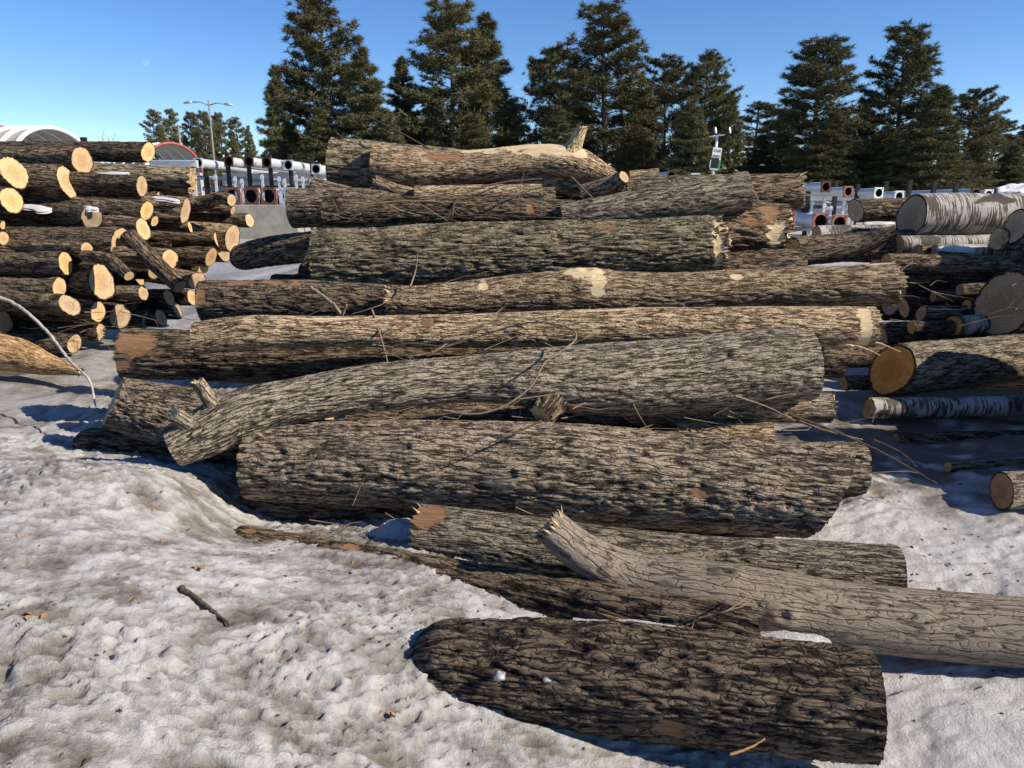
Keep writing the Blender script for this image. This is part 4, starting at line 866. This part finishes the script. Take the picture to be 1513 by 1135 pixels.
def pine_meshes(kind, seed):
    rng = np.random.RandomState(seed)
    H = 18.0; mb = MB()
    nz = 14; zz = np.linspace(0, H * .97, nz)
    sway = np.stack([np.cumsum(rng.normal(0, .06, nz)), np.cumsum(rng.normal(0, .06, nz)), zz], -1); sway[0, :2] = 0
    mb.tube(sway, .21 * (1 - zz / H) ** .8 + .025, 8)
    tx = lambda z: np.array([np.interp(z, zz, sway[:, 0]), np.interp(z, zz, sway[:, 1]), z])
    tufts = []
    if kind == 'cone': z0, n, spread = .05, 150, 3.5
    elif kind == 'tall': z0, n, spread = .12, 130, 3.9
    elif kind == 'round': z0, n, spread = .22, 105, 3.6
    else: z0, n, spread = .42, 60, 2.9          # 'open': high thin crown
    for i in range(n):
        u = (i + rng.uniform(0, 1)) / n; z = H * (z0 + (1 - z0) * u ** .95) * .985
        q = min(1.0, max(0.0, (z / H - z0) / (1 - z0)))
        if kind == 'cone': prof = (1 - q) ** .85 * 1.0 + .04
        elif kind == 'tall': prof = (np.clip(1.15 - q, 0, 1) ** .7) * (.55 + .45 * min(1, q * 4)) * .92 + .05
        elif kind == 'round': prof = math.sqrt(max(0, 1 - (q * 1.0) ** 2.6)) * (.55 + .45 * min(1, q * 3)) + .06
        else: prof = math.sqrt(max(0, 1 - q ** 2.2)) * (.35 + .65 * min(1, q * 2)) + .08
        ln = spread * prof * rng.uniform(.5, 1.12)
        az = rng.uniform(0, 2 * math.pi); rise = rng.uniform(-.12, .25) + .35 * q
        d = np.array([math.cos(az), math.sin(az), rise]); b = tx(z)
        pts = [b + d * ln * t + np.array([0, 0, .16 * ln * t * t]) for t in (0, .5, 1)]
        mb.tube(pts, [.055, .035, .015], 4, False)
        side = np.array([-math.sin(az), math.cos(az), 0])
        k = max(5, int(ln * (15 if kind == 'cone' else 12)))
        for j in range(k):
            t = rng.uniform(.28, 1.02) ** .8; p = b + d * ln * t + np.array([0, 0, .16 * ln * t * t])
            off = side * rng.normal(0, .40) * ln * (.45 + .3 * (1 - t)) + np.array([0, 0, rng.normal(.05, .11)])
            dd = d * .6 + off * .5 + np.array([0, 0, .45]); tufts.append((p + off, dd / np.linalg.norm(dd)))
    for j in range(10): tufts.append((tx(H * .97) + rng.normal(0, .12, 3) + [0, 0, rng.uniform(-.5, .3)], np.array([0, 0, 1.0])))
    C = np.array([t[0] for t in tufts]); D = np.array([t[1] for t in tufts]); nb = 20
    C = np.repeat(C, nb, 0); D = np.repeat(D, nb, 0); m = len(C)
    v = rng.normal(size=(m, 3)); v /= np.linalg.norm(v, axis=1)[:, None]
    v = v + D * .55; v /= np.linalg.norm(v, axis=1)[:, None]
    s = np.cross(v, rng.normal(size=(m, 3))); s /= np.linalg.norm(s, axis=1)[:, None]
    ln = rng.uniform(.28, .52, m)[:, None]; w = rng.uniform(.020, .036, m)[:, None]
    a = C + rng.normal(0, .05, (m, 3))
    V = np.stack([a - s * w, a + s * w, a + v * ln], 1).reshape(-1, 3)
    F = np.arange(3 * m).reshape(-1, 3)
    me_t = mb.build('trunk', M['pine_bark']); cr = mesh_obj('crown', V, F, M['needle'], smooth=False)
    a, b = me_t.data, cr.data
    bpy.data.objects.remove(me_t); bpy.data.objects.remove(cr)
    return a, b
PINE = {(k, i): pine_meshes(k, 11 + 7 * i + len(k)) for k, i in [('cone', 0), ('cone', 1), ('tall', 0), ('tall', 1), ('round', 0), ('open', 0)]}
GT = 'pines in the row behind the pile'
def pine(label, px, top, Y, kind, wpx=None, group=GT):
    base = np.array([(px - 756.5) / (FPX / 1.0) * Y / math.cos(0) * 1.0, Y, .2])
    d = ray(px, 280); base = np.array([0, 0, CAMZ]) + d * (Y / d[1]); base[2] = .15
    zt = P(px, top, Y)[2]; h = zt - .15; s = h / 18.0
    base[0] = P(px, (top + 280) / 2, Y)[0]
    root = empty('pine_tree', base); tag(root, label, 'tree', group)
    sp = {'cone': 3.5, 'tall': 3.6, 'round': 3.5, 'open': 2.9}[kind[0]]
    sx = s if wpx is None else wpx * Y / FPX / sp
    rz = random.Random(label).uniform(0, 6.28)
    root.rotation_euler.z = rz; root.scale = (sx, sx, s)
    for nm, me in zip(('trunk', 'crown'), PINE[kind]):
        o = bpy.data.objects.new(nm, me); COL.objects.link(o); o.parent = root
C0, C1, T0, T1, R0, O0 = ('cone', 0), ('cone', 1), ('tall', 0), ('tall', 1), ('round', 0), ('open', 0)
for q in [
 ('short dark pine at the left end of the tree row', 407, 97, 50, C0, 48), ('tallest pine, cut by the top picture edge, left in the row', 478, -14, 52, T0, 78),
 ('dense olive pine right beside the tallest one', 540, 72, 46, C1, 74), ('slim pointed pine right of the dense olive one', 592, 84, 54, C0, 56),
 ('tall pine with a broad dark crown left of the row centre', 672, 6, 50, T1, 82), ('tall leaning-topped pine joined to the broad dark crown', 722, 20, 52, C1, 76),
 ('lower pine filling the gap before the centre pine', 640, 128, 60, C0, 50), ('sparse mid-height pine left of the broad centre pine', 806, 74, 56, R0, 52),
 ('low dense pine in front of the sparse mid-height pine', 828, 158, 44, C1, 52), ('broad tall pine above the broken upright spur', 896, 13, 50, T0, 86),
 ('thin-crowned pine left of the round-topped pine', 985, 87, 55, R0, 50), ('round-topped pine behind the speed sign', 1036, 84, 56, R0, 48),
 ('dense olive pine left of the speed sign', 1020, 142, 45, C0, 56), ('small dark pointed pine right of the speed sign', 1080, 138, 60, C1, 36),
 ('thin pale pine with sky showing through, right of the speed sign', 1112, 153, 70, O0, 42), ('low dark pine between the thin pale pine and the right broad pine', 1150, 160, 62, C0, 50), ('tall broad pine left of the right-hand gap', 1205, 60, 50, T1, 78),
 ('low pine filling between the two tall right-hand pines', 1268, 150, 58, C1, 52), ('tall slanting-topped pine above the birch log', 1328, 42, 50, T0, 72),
 ('dense olive pine right of the tall slanting-topped pine', 1376, 128, 45, C0, 76), ('open sparse pine near the right edge', 1427, 133, 52, R0, 42),
 ('small thin pine second from the right edge', 1462, 176, 66, O0, 34), ('dark far pine cut by the right picture edge', 1505, 184, 75, C1, 40),
 ('low dense pine in front of the two joined tall pines', 760, 150, 56, C0, 46), ('low dark pine left of the tall centre pine', 940, 130, 60, C1, 56), ('low bushy pine under the right broad pine', 1225, 165, 46, C0, 60),
 ('low bushy pine far right under the open sparse pine', 1440, 200, 60, C1, 50), ('low bushy pine filling the far right behind the heap', 1490, 215, 62, C0, 46), ('low bushy pine between centre pine and thin-crowned pine', 955, 190, 47, C0, 50), ('low bushy pine right of the thin pale pine', 1120, 200, 52, C1, 48), ('low bushy pine under the slanting-topped pine', 1310, 185, 47, C1, 56), ('low bushy pine left of the dense olive one', 575, 170, 44, C0, 56), ('low bushy pine filling left of the tallest pine', 430, 180, 47, C1, 44), ('low bushy pine behind the broken spur', 870, 190, 60, C0, 60),
 ('low bushy pine left of the tall broad pine', 700, 170, 44, C1, 60), ('low bushy pine under the tallest pine', 470, 160, 45, C0, 60)]:
    pine(*q)
for k, (px, top, kd) in enumerate([(228, 163, O0), (254, 162, O0), (284, 167, O0), (306, 166, R0), (329, 168, O0), (354, 174, O0), (242, 185, C0), (318, 190, C1), (370, 186, C0), (275, 200, C1), (348, 200, C0)]):
    pine(['leftmost far pine with a high thin crown', 'second far thin-crowned pine from the left', 'far thin-crowned pine left of the street lamp', 'far pine with the broadest crown, behind the street lamp', 'far thin pine right of the street lamp', 'far thin pine beside the tree row',
          'low far pine under the leftmost thin crowns', 'low far pine behind the street lamp mast', 'low far pine touching the main tree row', 'low far pine left of the street lamp mast', 'low far pine between street lamp and main row'][k], px, top, 112 + (k % 3) * 4, kd, 17 if kd[0] == 'open' else 19, 'far pines at the left')

# distant wood closing the horizon
rng = np.random.RandomState(5)
m = 60000
xx = rng.uniform(-330, 330, m); hh = 7 + 2.5 * noise3(xx / 22, .5, .5) + 1.5 * noise3(xx / 6, 3.5, .5); zz = rng.uniform(0, 1, m) ** .8 * hh
c = np.stack([xx, 235 + rng.uniform(-8, 8, m), zz + .2], -1); v = rng.normal(size=(m, 3)); v[:, 2] = abs(v[:, 2]) + .4; v /= np.linalg.norm(v, axis=1)[:, None]
s = np.cross(v, rng.normal(size=(m, 3))); s /= np.linalg.norm(s, axis=1)[:, None]
V = np.stack([c - s * .3, c + s * .3, c + v * 1.5], 1).reshape(-1, 3)
tag(mesh_obj('far_wood', V, np.arange(3 * m).reshape(-1, 3), M['needle'], smooth=False), 'dark band of distant woodland on the horizon', 'wood', kind='stuff')

# ------------------------------------------------------------------ steel poles on racks, shelters, signs
def plate_mesh(c, n, up, size, hole, th, mb, sides=20):
    n = n / np.linalg.norm(n); e1 = np.cross(up, n); e1 /= np.linalg.norm(e1); e2 = np.cross(n, e1)
    a = (np.arange(sides) + .5) * 2 * math.pi / sides
    sq = np.stack([np.cos(a), np.sin(a)], -1); sq = sq / np.max(np.abs(sq), axis=1)[:, None] * size / 2
    ci = np.stack([np.cos(a), np.sin(a)], -1) * hole
    def q(p, d): return c + p[:, :1] * e1 + p[:, 1:] * e2 + n * d
    v = np.r_[q(sq, th), q(ci, th), q(ci, -th), q(sq, -th)]
    mb.add(v, [tuple(f) for f in np.r_[grid_faces(4, sides, True), [[3 * sides + i, 3 * sides + (i + 1) % sides, (i + 1) % sides, i] for i in range(sides)]]])
    for sx in (-1, 1):
        for sy in (-1, 1):
            p = c + e1 * sx * size * .39 + e2 * sy * size * .39
            mb.tube([p, p + n * th * 2.6], size * .05, 6)
def light_pole(label, end, far, r0, r1, size, pm, hole=None, sm='galv', group='galvanised light poles stacked on racks', sides=14):
    a = np.asarray(end); b = np.asarray(far); d = (a - b) / np.linalg.norm(a - b)
    root = empty('light_pole', a); tag(root, label, 'pole', group); hole = hole or r0 * .86
    mb = MB(); t = np.linspace(0, 1, 6)[:, None]
    outer = a + (b - a) * t; rad = r0 + (r1 - r0) * t[:, 0]
    mb.tube(outer, rad, sides, False);     mb.build('shaft', M[sm], root, a, True)
    mb = MB(); mb.tube([a + d * .012, a + (b - a) * .03], hole * .99, sides, False); mb.tube([a + (b - a) * .03, a + (b - a) * .031], hole * .99, sides); mb.build('bore_shade', M['hole'], root, a)  # plugged inner tube, coloured dark so the pole end reads as shaded
    mb = MB(); plate_mesh(a, d, np.array([0, 0, 1.0]), size, hole, .02, mb); mb.build('base_plate', M[pm], root, a)
    for u in (.3, .42): 
        p = a + (b - a) * u; rr = r0 + (r1 - r0) * u; mb = MB()
        mb.tube([p + [0, 0, -rr * .8], p + [0, 0, -rr - .09]], .03, 6)
        mb.build('tab', M['galv_dull'], root, a)
YL = 25.0
for k, (px, py, pm, lb) in enumerate([(293, 241, 'galv', 'leftmost galvanised pole end on the left rack'), (338, 239, 'rust', 'upper pole with a rusty plate, second from the left on the left rack'), (368, 239, 'rust', 'upper pole with a rusty plate in the middle of the left rack'),
        (394, 240, 'rust', 'rightmost of the three upper rusty plates on the left rack'), (426, 244, 'galv', 'upper pole with a clean plate second from the right on the left rack'), (467, 250, 'galv', 'rightmost clean pole plate on the left rack')]):
    e = P(px, py, YL); light_pole(lb, e, e + np.array([2.3, 10.0, -.45]), .155, .10, .32, pm)
for k, (px, pm, lb) in enumerate([(344, 'redrust', 'lower large octagonal pole end, leftmost of three reddish ones'), (371, 'redrust', 'lower large octagonal pole end, middle of three reddish ones'), (397, 'redrust', 'lower large octagonal pole end, right of three reddish ones'), (427, 'galv', 'lower large pole with a clean plate beside the vine log')]):
    e = P(px, 290, YL - .3); light_pole(lb, e, e + np.array([2.0, 9.0, -.1]), .25, .17, .56, pm, .21, sides=8)
for k, (px, py, pm, lb) in enumerate([(1220, 276, 'rust', 'upper pole with a rusty plate on the right rack'), (1253, 283, 'redrust', 'upper pole with a red plate on the right rack'), (1298, 285, 'galv', 'upper pole with a pale plate in the middle of the right rack'), (1328, 290, 'galv', 'upper pole with a bright plate beside the black stake'),
        (1441, 286, 'rust', 'pole with a rusty plate above the large birch log'), (1460, 288, 'galv', 'pole with a clean plate above the large birch log')]):
    e = P(px, py, 24.0); light_pole(lb, e, e + np.array([-2.2 if k < 4 else -1.8, 8.5, -.15]), .145, .09, .33, pm)
for k, (px, py, pm, lb) in enumerate([(1164, 326, 'redrust', 'lower pole with a peeling red and white plate, leftmost on the right rack'), (1212, 327, 'redrust', 'lower pole with a red-edged plate, middle of the right rack'), (1240, 330, 'redrust', 'lower red plate half hidden behind the dark log')]):
    e = P(px, py, 23.5); light_pole(lb, e, e + np.array([-1.6, 8.5, .1]), .23, .16, .52, pm, .20, sides=8)
for k, (px, py, pm, lb) in enumerate([(992, 259, 'rust', 'small far rusty pole plate showing over the pile top'), (1027, 263, 'galv', 'small far pale pole plate beside the speed sign')]):
    e = P(px, py, 30.0); light_pole(lb, e, e + np.array([-1.0, 8, -.1]), .15, .1, .36, pm)
def rack(label, posts, beams, Y):
    p0 = P(posts[0][0], 300, Y); root = empty('storage_rack', (p0[0], Y, .2)); org = np.array(root.location); tag(root, label, 'rack')
    for px, y0, Yp in posts:
        t = P(px, y0, Yp); mb = MB(); mb.box((t[0], Yp, (t[2] + .2) / 2), (.11, .13, t[2] - .2)); mb.build('stake', M['black'], root, org)
    for (xa, ya, xb, yb, Yb) in beams:
        a = P(xa, ya, Yb); b = P(xb, yb, Yb); mb = MB(); mb.tube([a, b], .07, 6); mb.build('cross_beam', M['galv_dull'], root, org)
rack('black-staked rack holding the galvanised poles at the left', [(302, 228, 25.5), (335, 226, 25.6), (366, 226, 25.6), (398, 228, 25.6), (428, 230, 25.6), (460, 232, 25.6)], [(285, 262, 490, 270, 26), (300, 279, 480, 280, 25.8)], 25.5)
rack('black-staked rack holding the galvanised poles at the right', [(1196, 268, 24.8), (1236, 268, 24.8), (1268, 272, 24.8), (1310, 268, 24.8), (1345, 266, 24.2), (1381, 268, 24.6), (1413, 272, 24.6)], [(1180, 300, 1350, 302, 25), (1150, 338, 1290, 340, 24.5)], 24.8)
GP = 'thin galvanised posts standing behind the poles'
for k, px in enumerate([318, 347, 357, 387, 412, 420, 437, 447, 460, 1200, 1218, 1228, 1247, 1262]):
    t = P(px, 258 + (k % 3) * 3 if k < 9 else 296 + (k % 3) * 4, 24.75); mb = MB(); mb.box((t[0], 24.75, (t[2] + .2) / 2), (.075, .05, t[2] - .2)); mb.box((t[0], 24.72, t[2] - .1), (.11, .05, .10))
    tag(mb.build('steel_post', M['galv'], None, (t[0], 24.75, .2)), '%s thin galvanised post from the left, standing behind the %s stacked light poles' % (['first', 'second', 'third', 'fourth', 'fifth', 'sixth', 'seventh', 'eighth', 'ninth'][k if k < 9 else k - 9], 'left' if k < 9 else 'right'), 'post', GP + (' at the left' if k < 9 else ' at the right'))
for (xa, xb, y0, Yb, lb) in [(222, 292, 241, 24.4, 'pale steel beam lying level in front of the red-rimmed arch'), (330, 480, 268, 27.5, 'long galvanised tube lying behind the left rack stakes'), (330, 485, 259, 27.8, 'upper galvanised tube lying behind the left rack stakes'), (1190, 1330, 312, 26, 'long galvanised tube lying behind the right rack stakes')]:
    a = P(xa, y0, Yb); b = P(xb, y0 + 4, Yb); mb = MB(); mb.box((a + b) / 2, (np.linalg.norm(b - a), .16, .2)); mb.box((a + b) / 2 + [0, -.02, .11], (np.linalg.norm(b - a) * .995, .26, .03))
    for u in (.12, .88):
        q = a + (b - a) * u; mb.box((q[0], Yb + .02, (q[2] - .1 + .2) / 2), (.12, .12, q[2] - .3))
    tag(mb.build('steel_beam', M['galv'], None, (a + b) / 2), lb, 'beam')
a = P(352, 303, 24.2); b = P(428, 346, 24.2); mb = MB(); cx = (a[0] + b[0]) / 2; w = b[0] - a[0] + .5
zt = a[2]; mb.add([(cx - w/2, 24.0, .1), (cx + w/2 + .1, 24.0, .1), (cx + w/2 + .1, 25.6, .1), (cx - w/2, 25.6, .1), (cx - w/2, 24.15, zt), (cx + w/2, 24.15, zt), (cx + w/2, 25.5, zt), (cx - w/2, 25.5, zt)], [(0,1,5,4), (1,2,6,5), (2,3,7,6), (3,0,4,7), (4,5,6,7), (3,2,1,0)])
blk = mb.build('concrete_block', M['concrete'], None, (cx, 24.8, .1)); tag(blk, 'grey concrete block carrying the lower poles at the left', 'block')
bv = blk.modifiers.new('bevel', 'BEVEL'); bv.width = .03; bv.segments = 2
def arch(label, px, py, Y, rx, rz, ax, length, nrib, red, rimred, name='arch_shelter'):
    top = P(px, py, Y); root = empty(name, (top[0], Y, .2)); org = np.array(root.location); tag(root, label, 'shelter')
    ax = np.array([ax[0], ax[1], 0.0]); ax /= np.linalg.norm(ax); sd = np.array([-ax[1], ax[0], 0]); c0 = np.array([top[0], Y, top[2] - rz])
    a = np.linspace(0, math.pi, 33)
    def ring(u, k): return c0 + ax * u + k * (np.cos(a)[:, None] * sd * rx + np.sin(a)[:, None] * np.array([0, 0, rz]))
    us = np.linspace(0, length, nrib * 6 + 1); V = []
    for u in us: V.append(ring(u, 1 + .018 * math.cos(u / length * nrib * 2 * math.pi)))
    V = np.array(V); n = len(us)
    inn = V - np.array([0, 0, .04])
    Fq = grid_faces(n, 33, False)
    mesh_obj('shell', np.r_[V.reshape(-1, 3), inn.reshape(-1, 3)], np.r_[Fq, Fq[:, ::-1] + n * 33], M['gray_sheet'], root, org)
    for i in range(nrib + 1):
        mb = MB(); mb.tube(ring(length * i / nrib, 1.035), .10 if rx > 2 else .07, 6)
        mb.build('rib', M['red_paint'] if (i in red or (i == 0 and rimred)) else M['white_paint'], root, org, True)
    for s in (-1, 1):
        mb = MB(); mb.box(c0 + sd * s * rx + ax * length / 2 + [0, 0, (.2 - c0[2]) / 2], (length, .15, c0[2] - .2), (ax, sd, np.array([0, 0, 1.0]))); mb.build('side_wall', M['gray_sheet'], root, org)
arch('large white-ribbed arched shelter behind the left stack', 76, 191, 36.0, 2.9, 1.9, (-1.0, .06), 9.0, 12, (3,), False)
arch('smaller arched frame with a red rim between stack and poles', 252, 213, 38.0, 1.4, 1.3, (-.75, .66), 3.5, 3, (), True)
# speed display
p = P(1052, 262, 38.0); X0, Y0 = p[0], 38.0; sc_ = 38.0 / FPX
root = empty('speed_sign', (X0, Y0, .2)); org = np.array(root.location); tag(root, 'radar speed sign reading YOUR SPEED on a white post', 'sign')
lean = .045
def sp(px, py, dy=0.0): q = P(px, py, 38.0); return np.array([q[0], Y0 + dy, q[2]])
mb = MB(); mb.tube([(X0 - .08, Y0, .2), sp(1053, 262), sp(1060, 199)], [.075, .07, .06], 10); mb.build('post', M['white_paint'], root, org, True)
mb = MB(); mb.tube([sp(1048, 202), sp(1071, 199)], .03, 6); mb.build('cross_arm', M['white_paint'], root, org)
tiltx = np.array([math.cos(.10), 0, -math.sin(.10)]) * 1.0; tz = np.array([math.sin(.10), 0, math.cos(.10)]); AX = (tiltx, np.array([0, 1.0, 0]), tz)
pc = sp(1058, 227.5, -.12); mb = MB(); mb.box(pc, (.43, .03, .56), AX); pan = mb.build('sign_panel', M['white_paint'], root, org)
for txt, dz in (('YOUR', .13), ('SPEED', -.13)):
    cu = bpy.data.curves.new('lettering', 'FONT'); cu.body = txt; cu.size = .17; cu.align_x = 'CENTER'; cu.align_y = 'CENTER'; cu.extrude = .002
    to = bpy.data.objects.new('tmp', cu); COL.objects.link(to); bpy.context.view_layer.update()
    me = bpy.data.meshes.new_from_object(to.evaluated_get(bpy.context.evaluated_depsgraph_get())); bpy.data.objects.remove(to)
    me.materials.clear(); me.materials.append(M['black'])
    lo = bpy.data.objects.new('lettering', me); COL.objects.link(lo); lo.parent = pan
    q = pc - org + np.array([0, -.022, 0]) + tz * dz; lo.location = tuple(q); lo.rotation_euler = (math.pi / 2, .10, 0); lo.scale = (.80, 1.15, 1)
pd = sp(1055.5, 242, -.1); mb = MB(); mb.box(pd + np.array([.05, .06, 0]), (.44, .16, .58), AX); mb.build('housing', simple('green_housing', (.05, .22, .14), .5), root, org)
mb = MB(); mb.box(pd + np.array([-.02, -.035, .02]), (.36, .03, .48), AX); mb.build('display', M['black'], root, org)
mb = MB(); mb.box(pd + np.array([-.03, -.03, -.26]), (.42, .05, .07), AX); mb.box(pd + np.array([-.24, -.02, 0]), (.04, .06, .36), AX); mb.build('bracket', M['galv'], root, org)
for s, px in ((0, 1053), (1, 1074)):
    q = sp(px, 194, -.05); mb = MB(); mb.tube([q + [-.16, .05, -.05], q + [.10, -.08, .03]], [.10, .19], 12); lp = mb.build('flood_lamp', M['black'], root, org, True)
    mb = MB(); mb.tube([q + [.10, -.08, .03], q + [.13, -.095, .035]], [.165, .15], 12); mb.build('lens', M['white_paint'], lp, org, True)
# street lamp and pole among the far pines
b = P(316, 236, 70.0); t = P(308, 148, 70.0); root = empty('street_lamp', (b[0], 70, .2)); org = np.array(root.location); tag(root, 'tall double-armed street lamp in front of the far pines', 'street lamp')
mb = MB(); mb.tube([(b[0], 70, .2), (b[0] * .999 , 70, t[2])], [.11, .07], 8); mb.build('mast', M['wood_pole'], root, org, True)
for px, py in ((284, 151), (331, 154)):
    e = P(px, py, 70.0); m0 = np.array([b[0], 70, t[2] - .45]); mb = MB(); mb.tube([m0, m0 + (e - m0) * .5 + [0, 0, .15], e], [.05, .05, .05], 6); ar = mb.build('arm', M['wood_pole'], root, org, True)
    s = 1 if px > 308 else -1
    mb = MB(); mb.tube([e, e + [s * .3, 0, .0], e + [s * .75, 0, -.10]], [.06, .15, .08], 8); mb.build('lamp_head', M['galv_dull'], ar, org, True)
b = P(267, 222, 95.0); mb = MB(); mb.tube([(b[0], 95, .2), (b[0], 95, P(267, 184, 95.0)[2])], [.2, .13], 8); mb.box((b[0], 95, P(267, 187, 95.0)[2]), (1.6, .12, .12)); tag(mb.build('utility_pole', M['wood_pole'], None, (b[0], 95, .2)), 'thin utility pole among the far pines at the left', 'pole')
# small far building, stake, dirt heap, bare bush
p = P(345, 232, 130.0); root = empty('house', (p[0], 130, .2)); org = np.array(root.location); tag(root, 'tiny cream building glimpsed between the far pines', 'building')
mb = MB(); mb.box((p[0], 130, 3.2), (3.0, 5, 6.0)); mb.build('wall', simple('cream_wall', (.55, .45, .26), .8), root, org)
mb = MB(); mb.add([(p[0] - 1.7, 127.3, 6.2), (p[0] + 1.7, 127.3, 6.2), (p[0] + 1.7, 132.7, 6.2), (p[0] - 1.7, 132.7, 6.2), (p[0], 127.3, 7.4), (p[0], 132.7, 7.4)], [(0,1,4), (2,3,5), (1,2,5,4), (3,0,4,5), (0,3,2,1)]); mb.build('roof', M['gray_sheet'], root, org)
q = P(127, 203, 30.0); mb = MB(); mb.box((q[0], 30, (q[2] + .2) / 2), (.2, .14, q[2] - .2), (np.array([1.0, 0, .06]), np.array([0, 1.0, 0]), np.array([-.06, 0, 1.0]))); tag(mb.build('stake', M['black'], None, (q[0], 30, .2)), 'black stake standing at the right end of the large shelter', 'stake')
n = 40; xx, yy = np.meshgrid(np.linspace(-1, 1, n), np.linspace(-1, 1, n)); c = P(1520, 285, 26.0)
zz = np.clip(1 - (xx ** 2 + yy ** 2), 0, 1) ** .7 * (c[2] + .25) * (1 + .18 * noise3(xx * 4, yy * 4, 1.)) 
def heap_material():
    m = NT('snowy_dirt'); g = m.n('NewGeometry'); sx = m.n('SeparateXYZ'); m.l(g.outputs['Normal'], sx.inputs[0])
    f = m.math('ADD', sx.outputs['Z'], m.math('MULTIPLY', m.math('SUBTRACT', m.noise(m.n('TexCoord').outputs['Object'], 2.0, 5, .7), .5), 1.6))
    m.col(m.ramp(f, [(.72, (.025, .022, .02)), (.86, (.75, .76, .78))])); m.rough(.9); return m.m
hp = mesh_obj('dirt_heap', np.stack([c[0] + xx * 2.6, 26 + yy * 2, zz + .05], -1).reshape(-1, 3), grid_faces(n, n, False), heap_material(), None, (c[0], 26, .1)); tag(hp, 'dark earth heap capped with snow at the right edge', 'heap')
mb = MB(); q = P(165, 212, 60.0); rs = np.random.RandomState(2)
for k in range(16):
    x0 = q[0] + rs.normal(0, .5); mb.tube([(x0, 60, .2), (x0 + rs.normal(0, .3), 60, q[2] * .6), (x0 + rs.normal(0, .9), 60 + rs.normal(0, .3), q[2] + rs.uniform(-.5, 1.2))], [.04, .03, .012], 4)
tag(mb.build('bare_bush', M['stick'], None, (q[0], 60, .2)), 'bare twiggy bush on the skyline right of the large shelter', 'bush')
# the day moon
p = np.array([0, 0, CAMZ]) + ray(216, 93) * 4000; a, b_ = np.meshgrid(np.linspace(0, np.pi, 17), np.arange(24) * 2 * np.pi / 24, indexing='ij'); R_ = 4.8 / FPX * 4000
V = np.stack([np.sin(a) * np.cos(b_), np.sin(a) * np.sin(b_), np.cos(a)], -1).reshape(-1, 3) * R_ + p
mm = NT('moon'); tr = mm.n('BsdfTransparent'); df = mm.n('BsdfDiffuse'); df.inputs[0].default_value = (.025, .025, .022, 1); ad = mm.n('AddShader'); mm.l(tr.outputs[0], ad.inputs[0]); mm.l(df.outputs[0], ad.inputs[1]); mm.l(ad.outputs[0], mm.t.nodes['Material Output'].inputs[0])
mo = mesh_obj('moon', V, grid_faces(17, 24, True), mm.m, None, p); tag(mo, 'faint day moon in the blue sky at the upper left', 'moon')
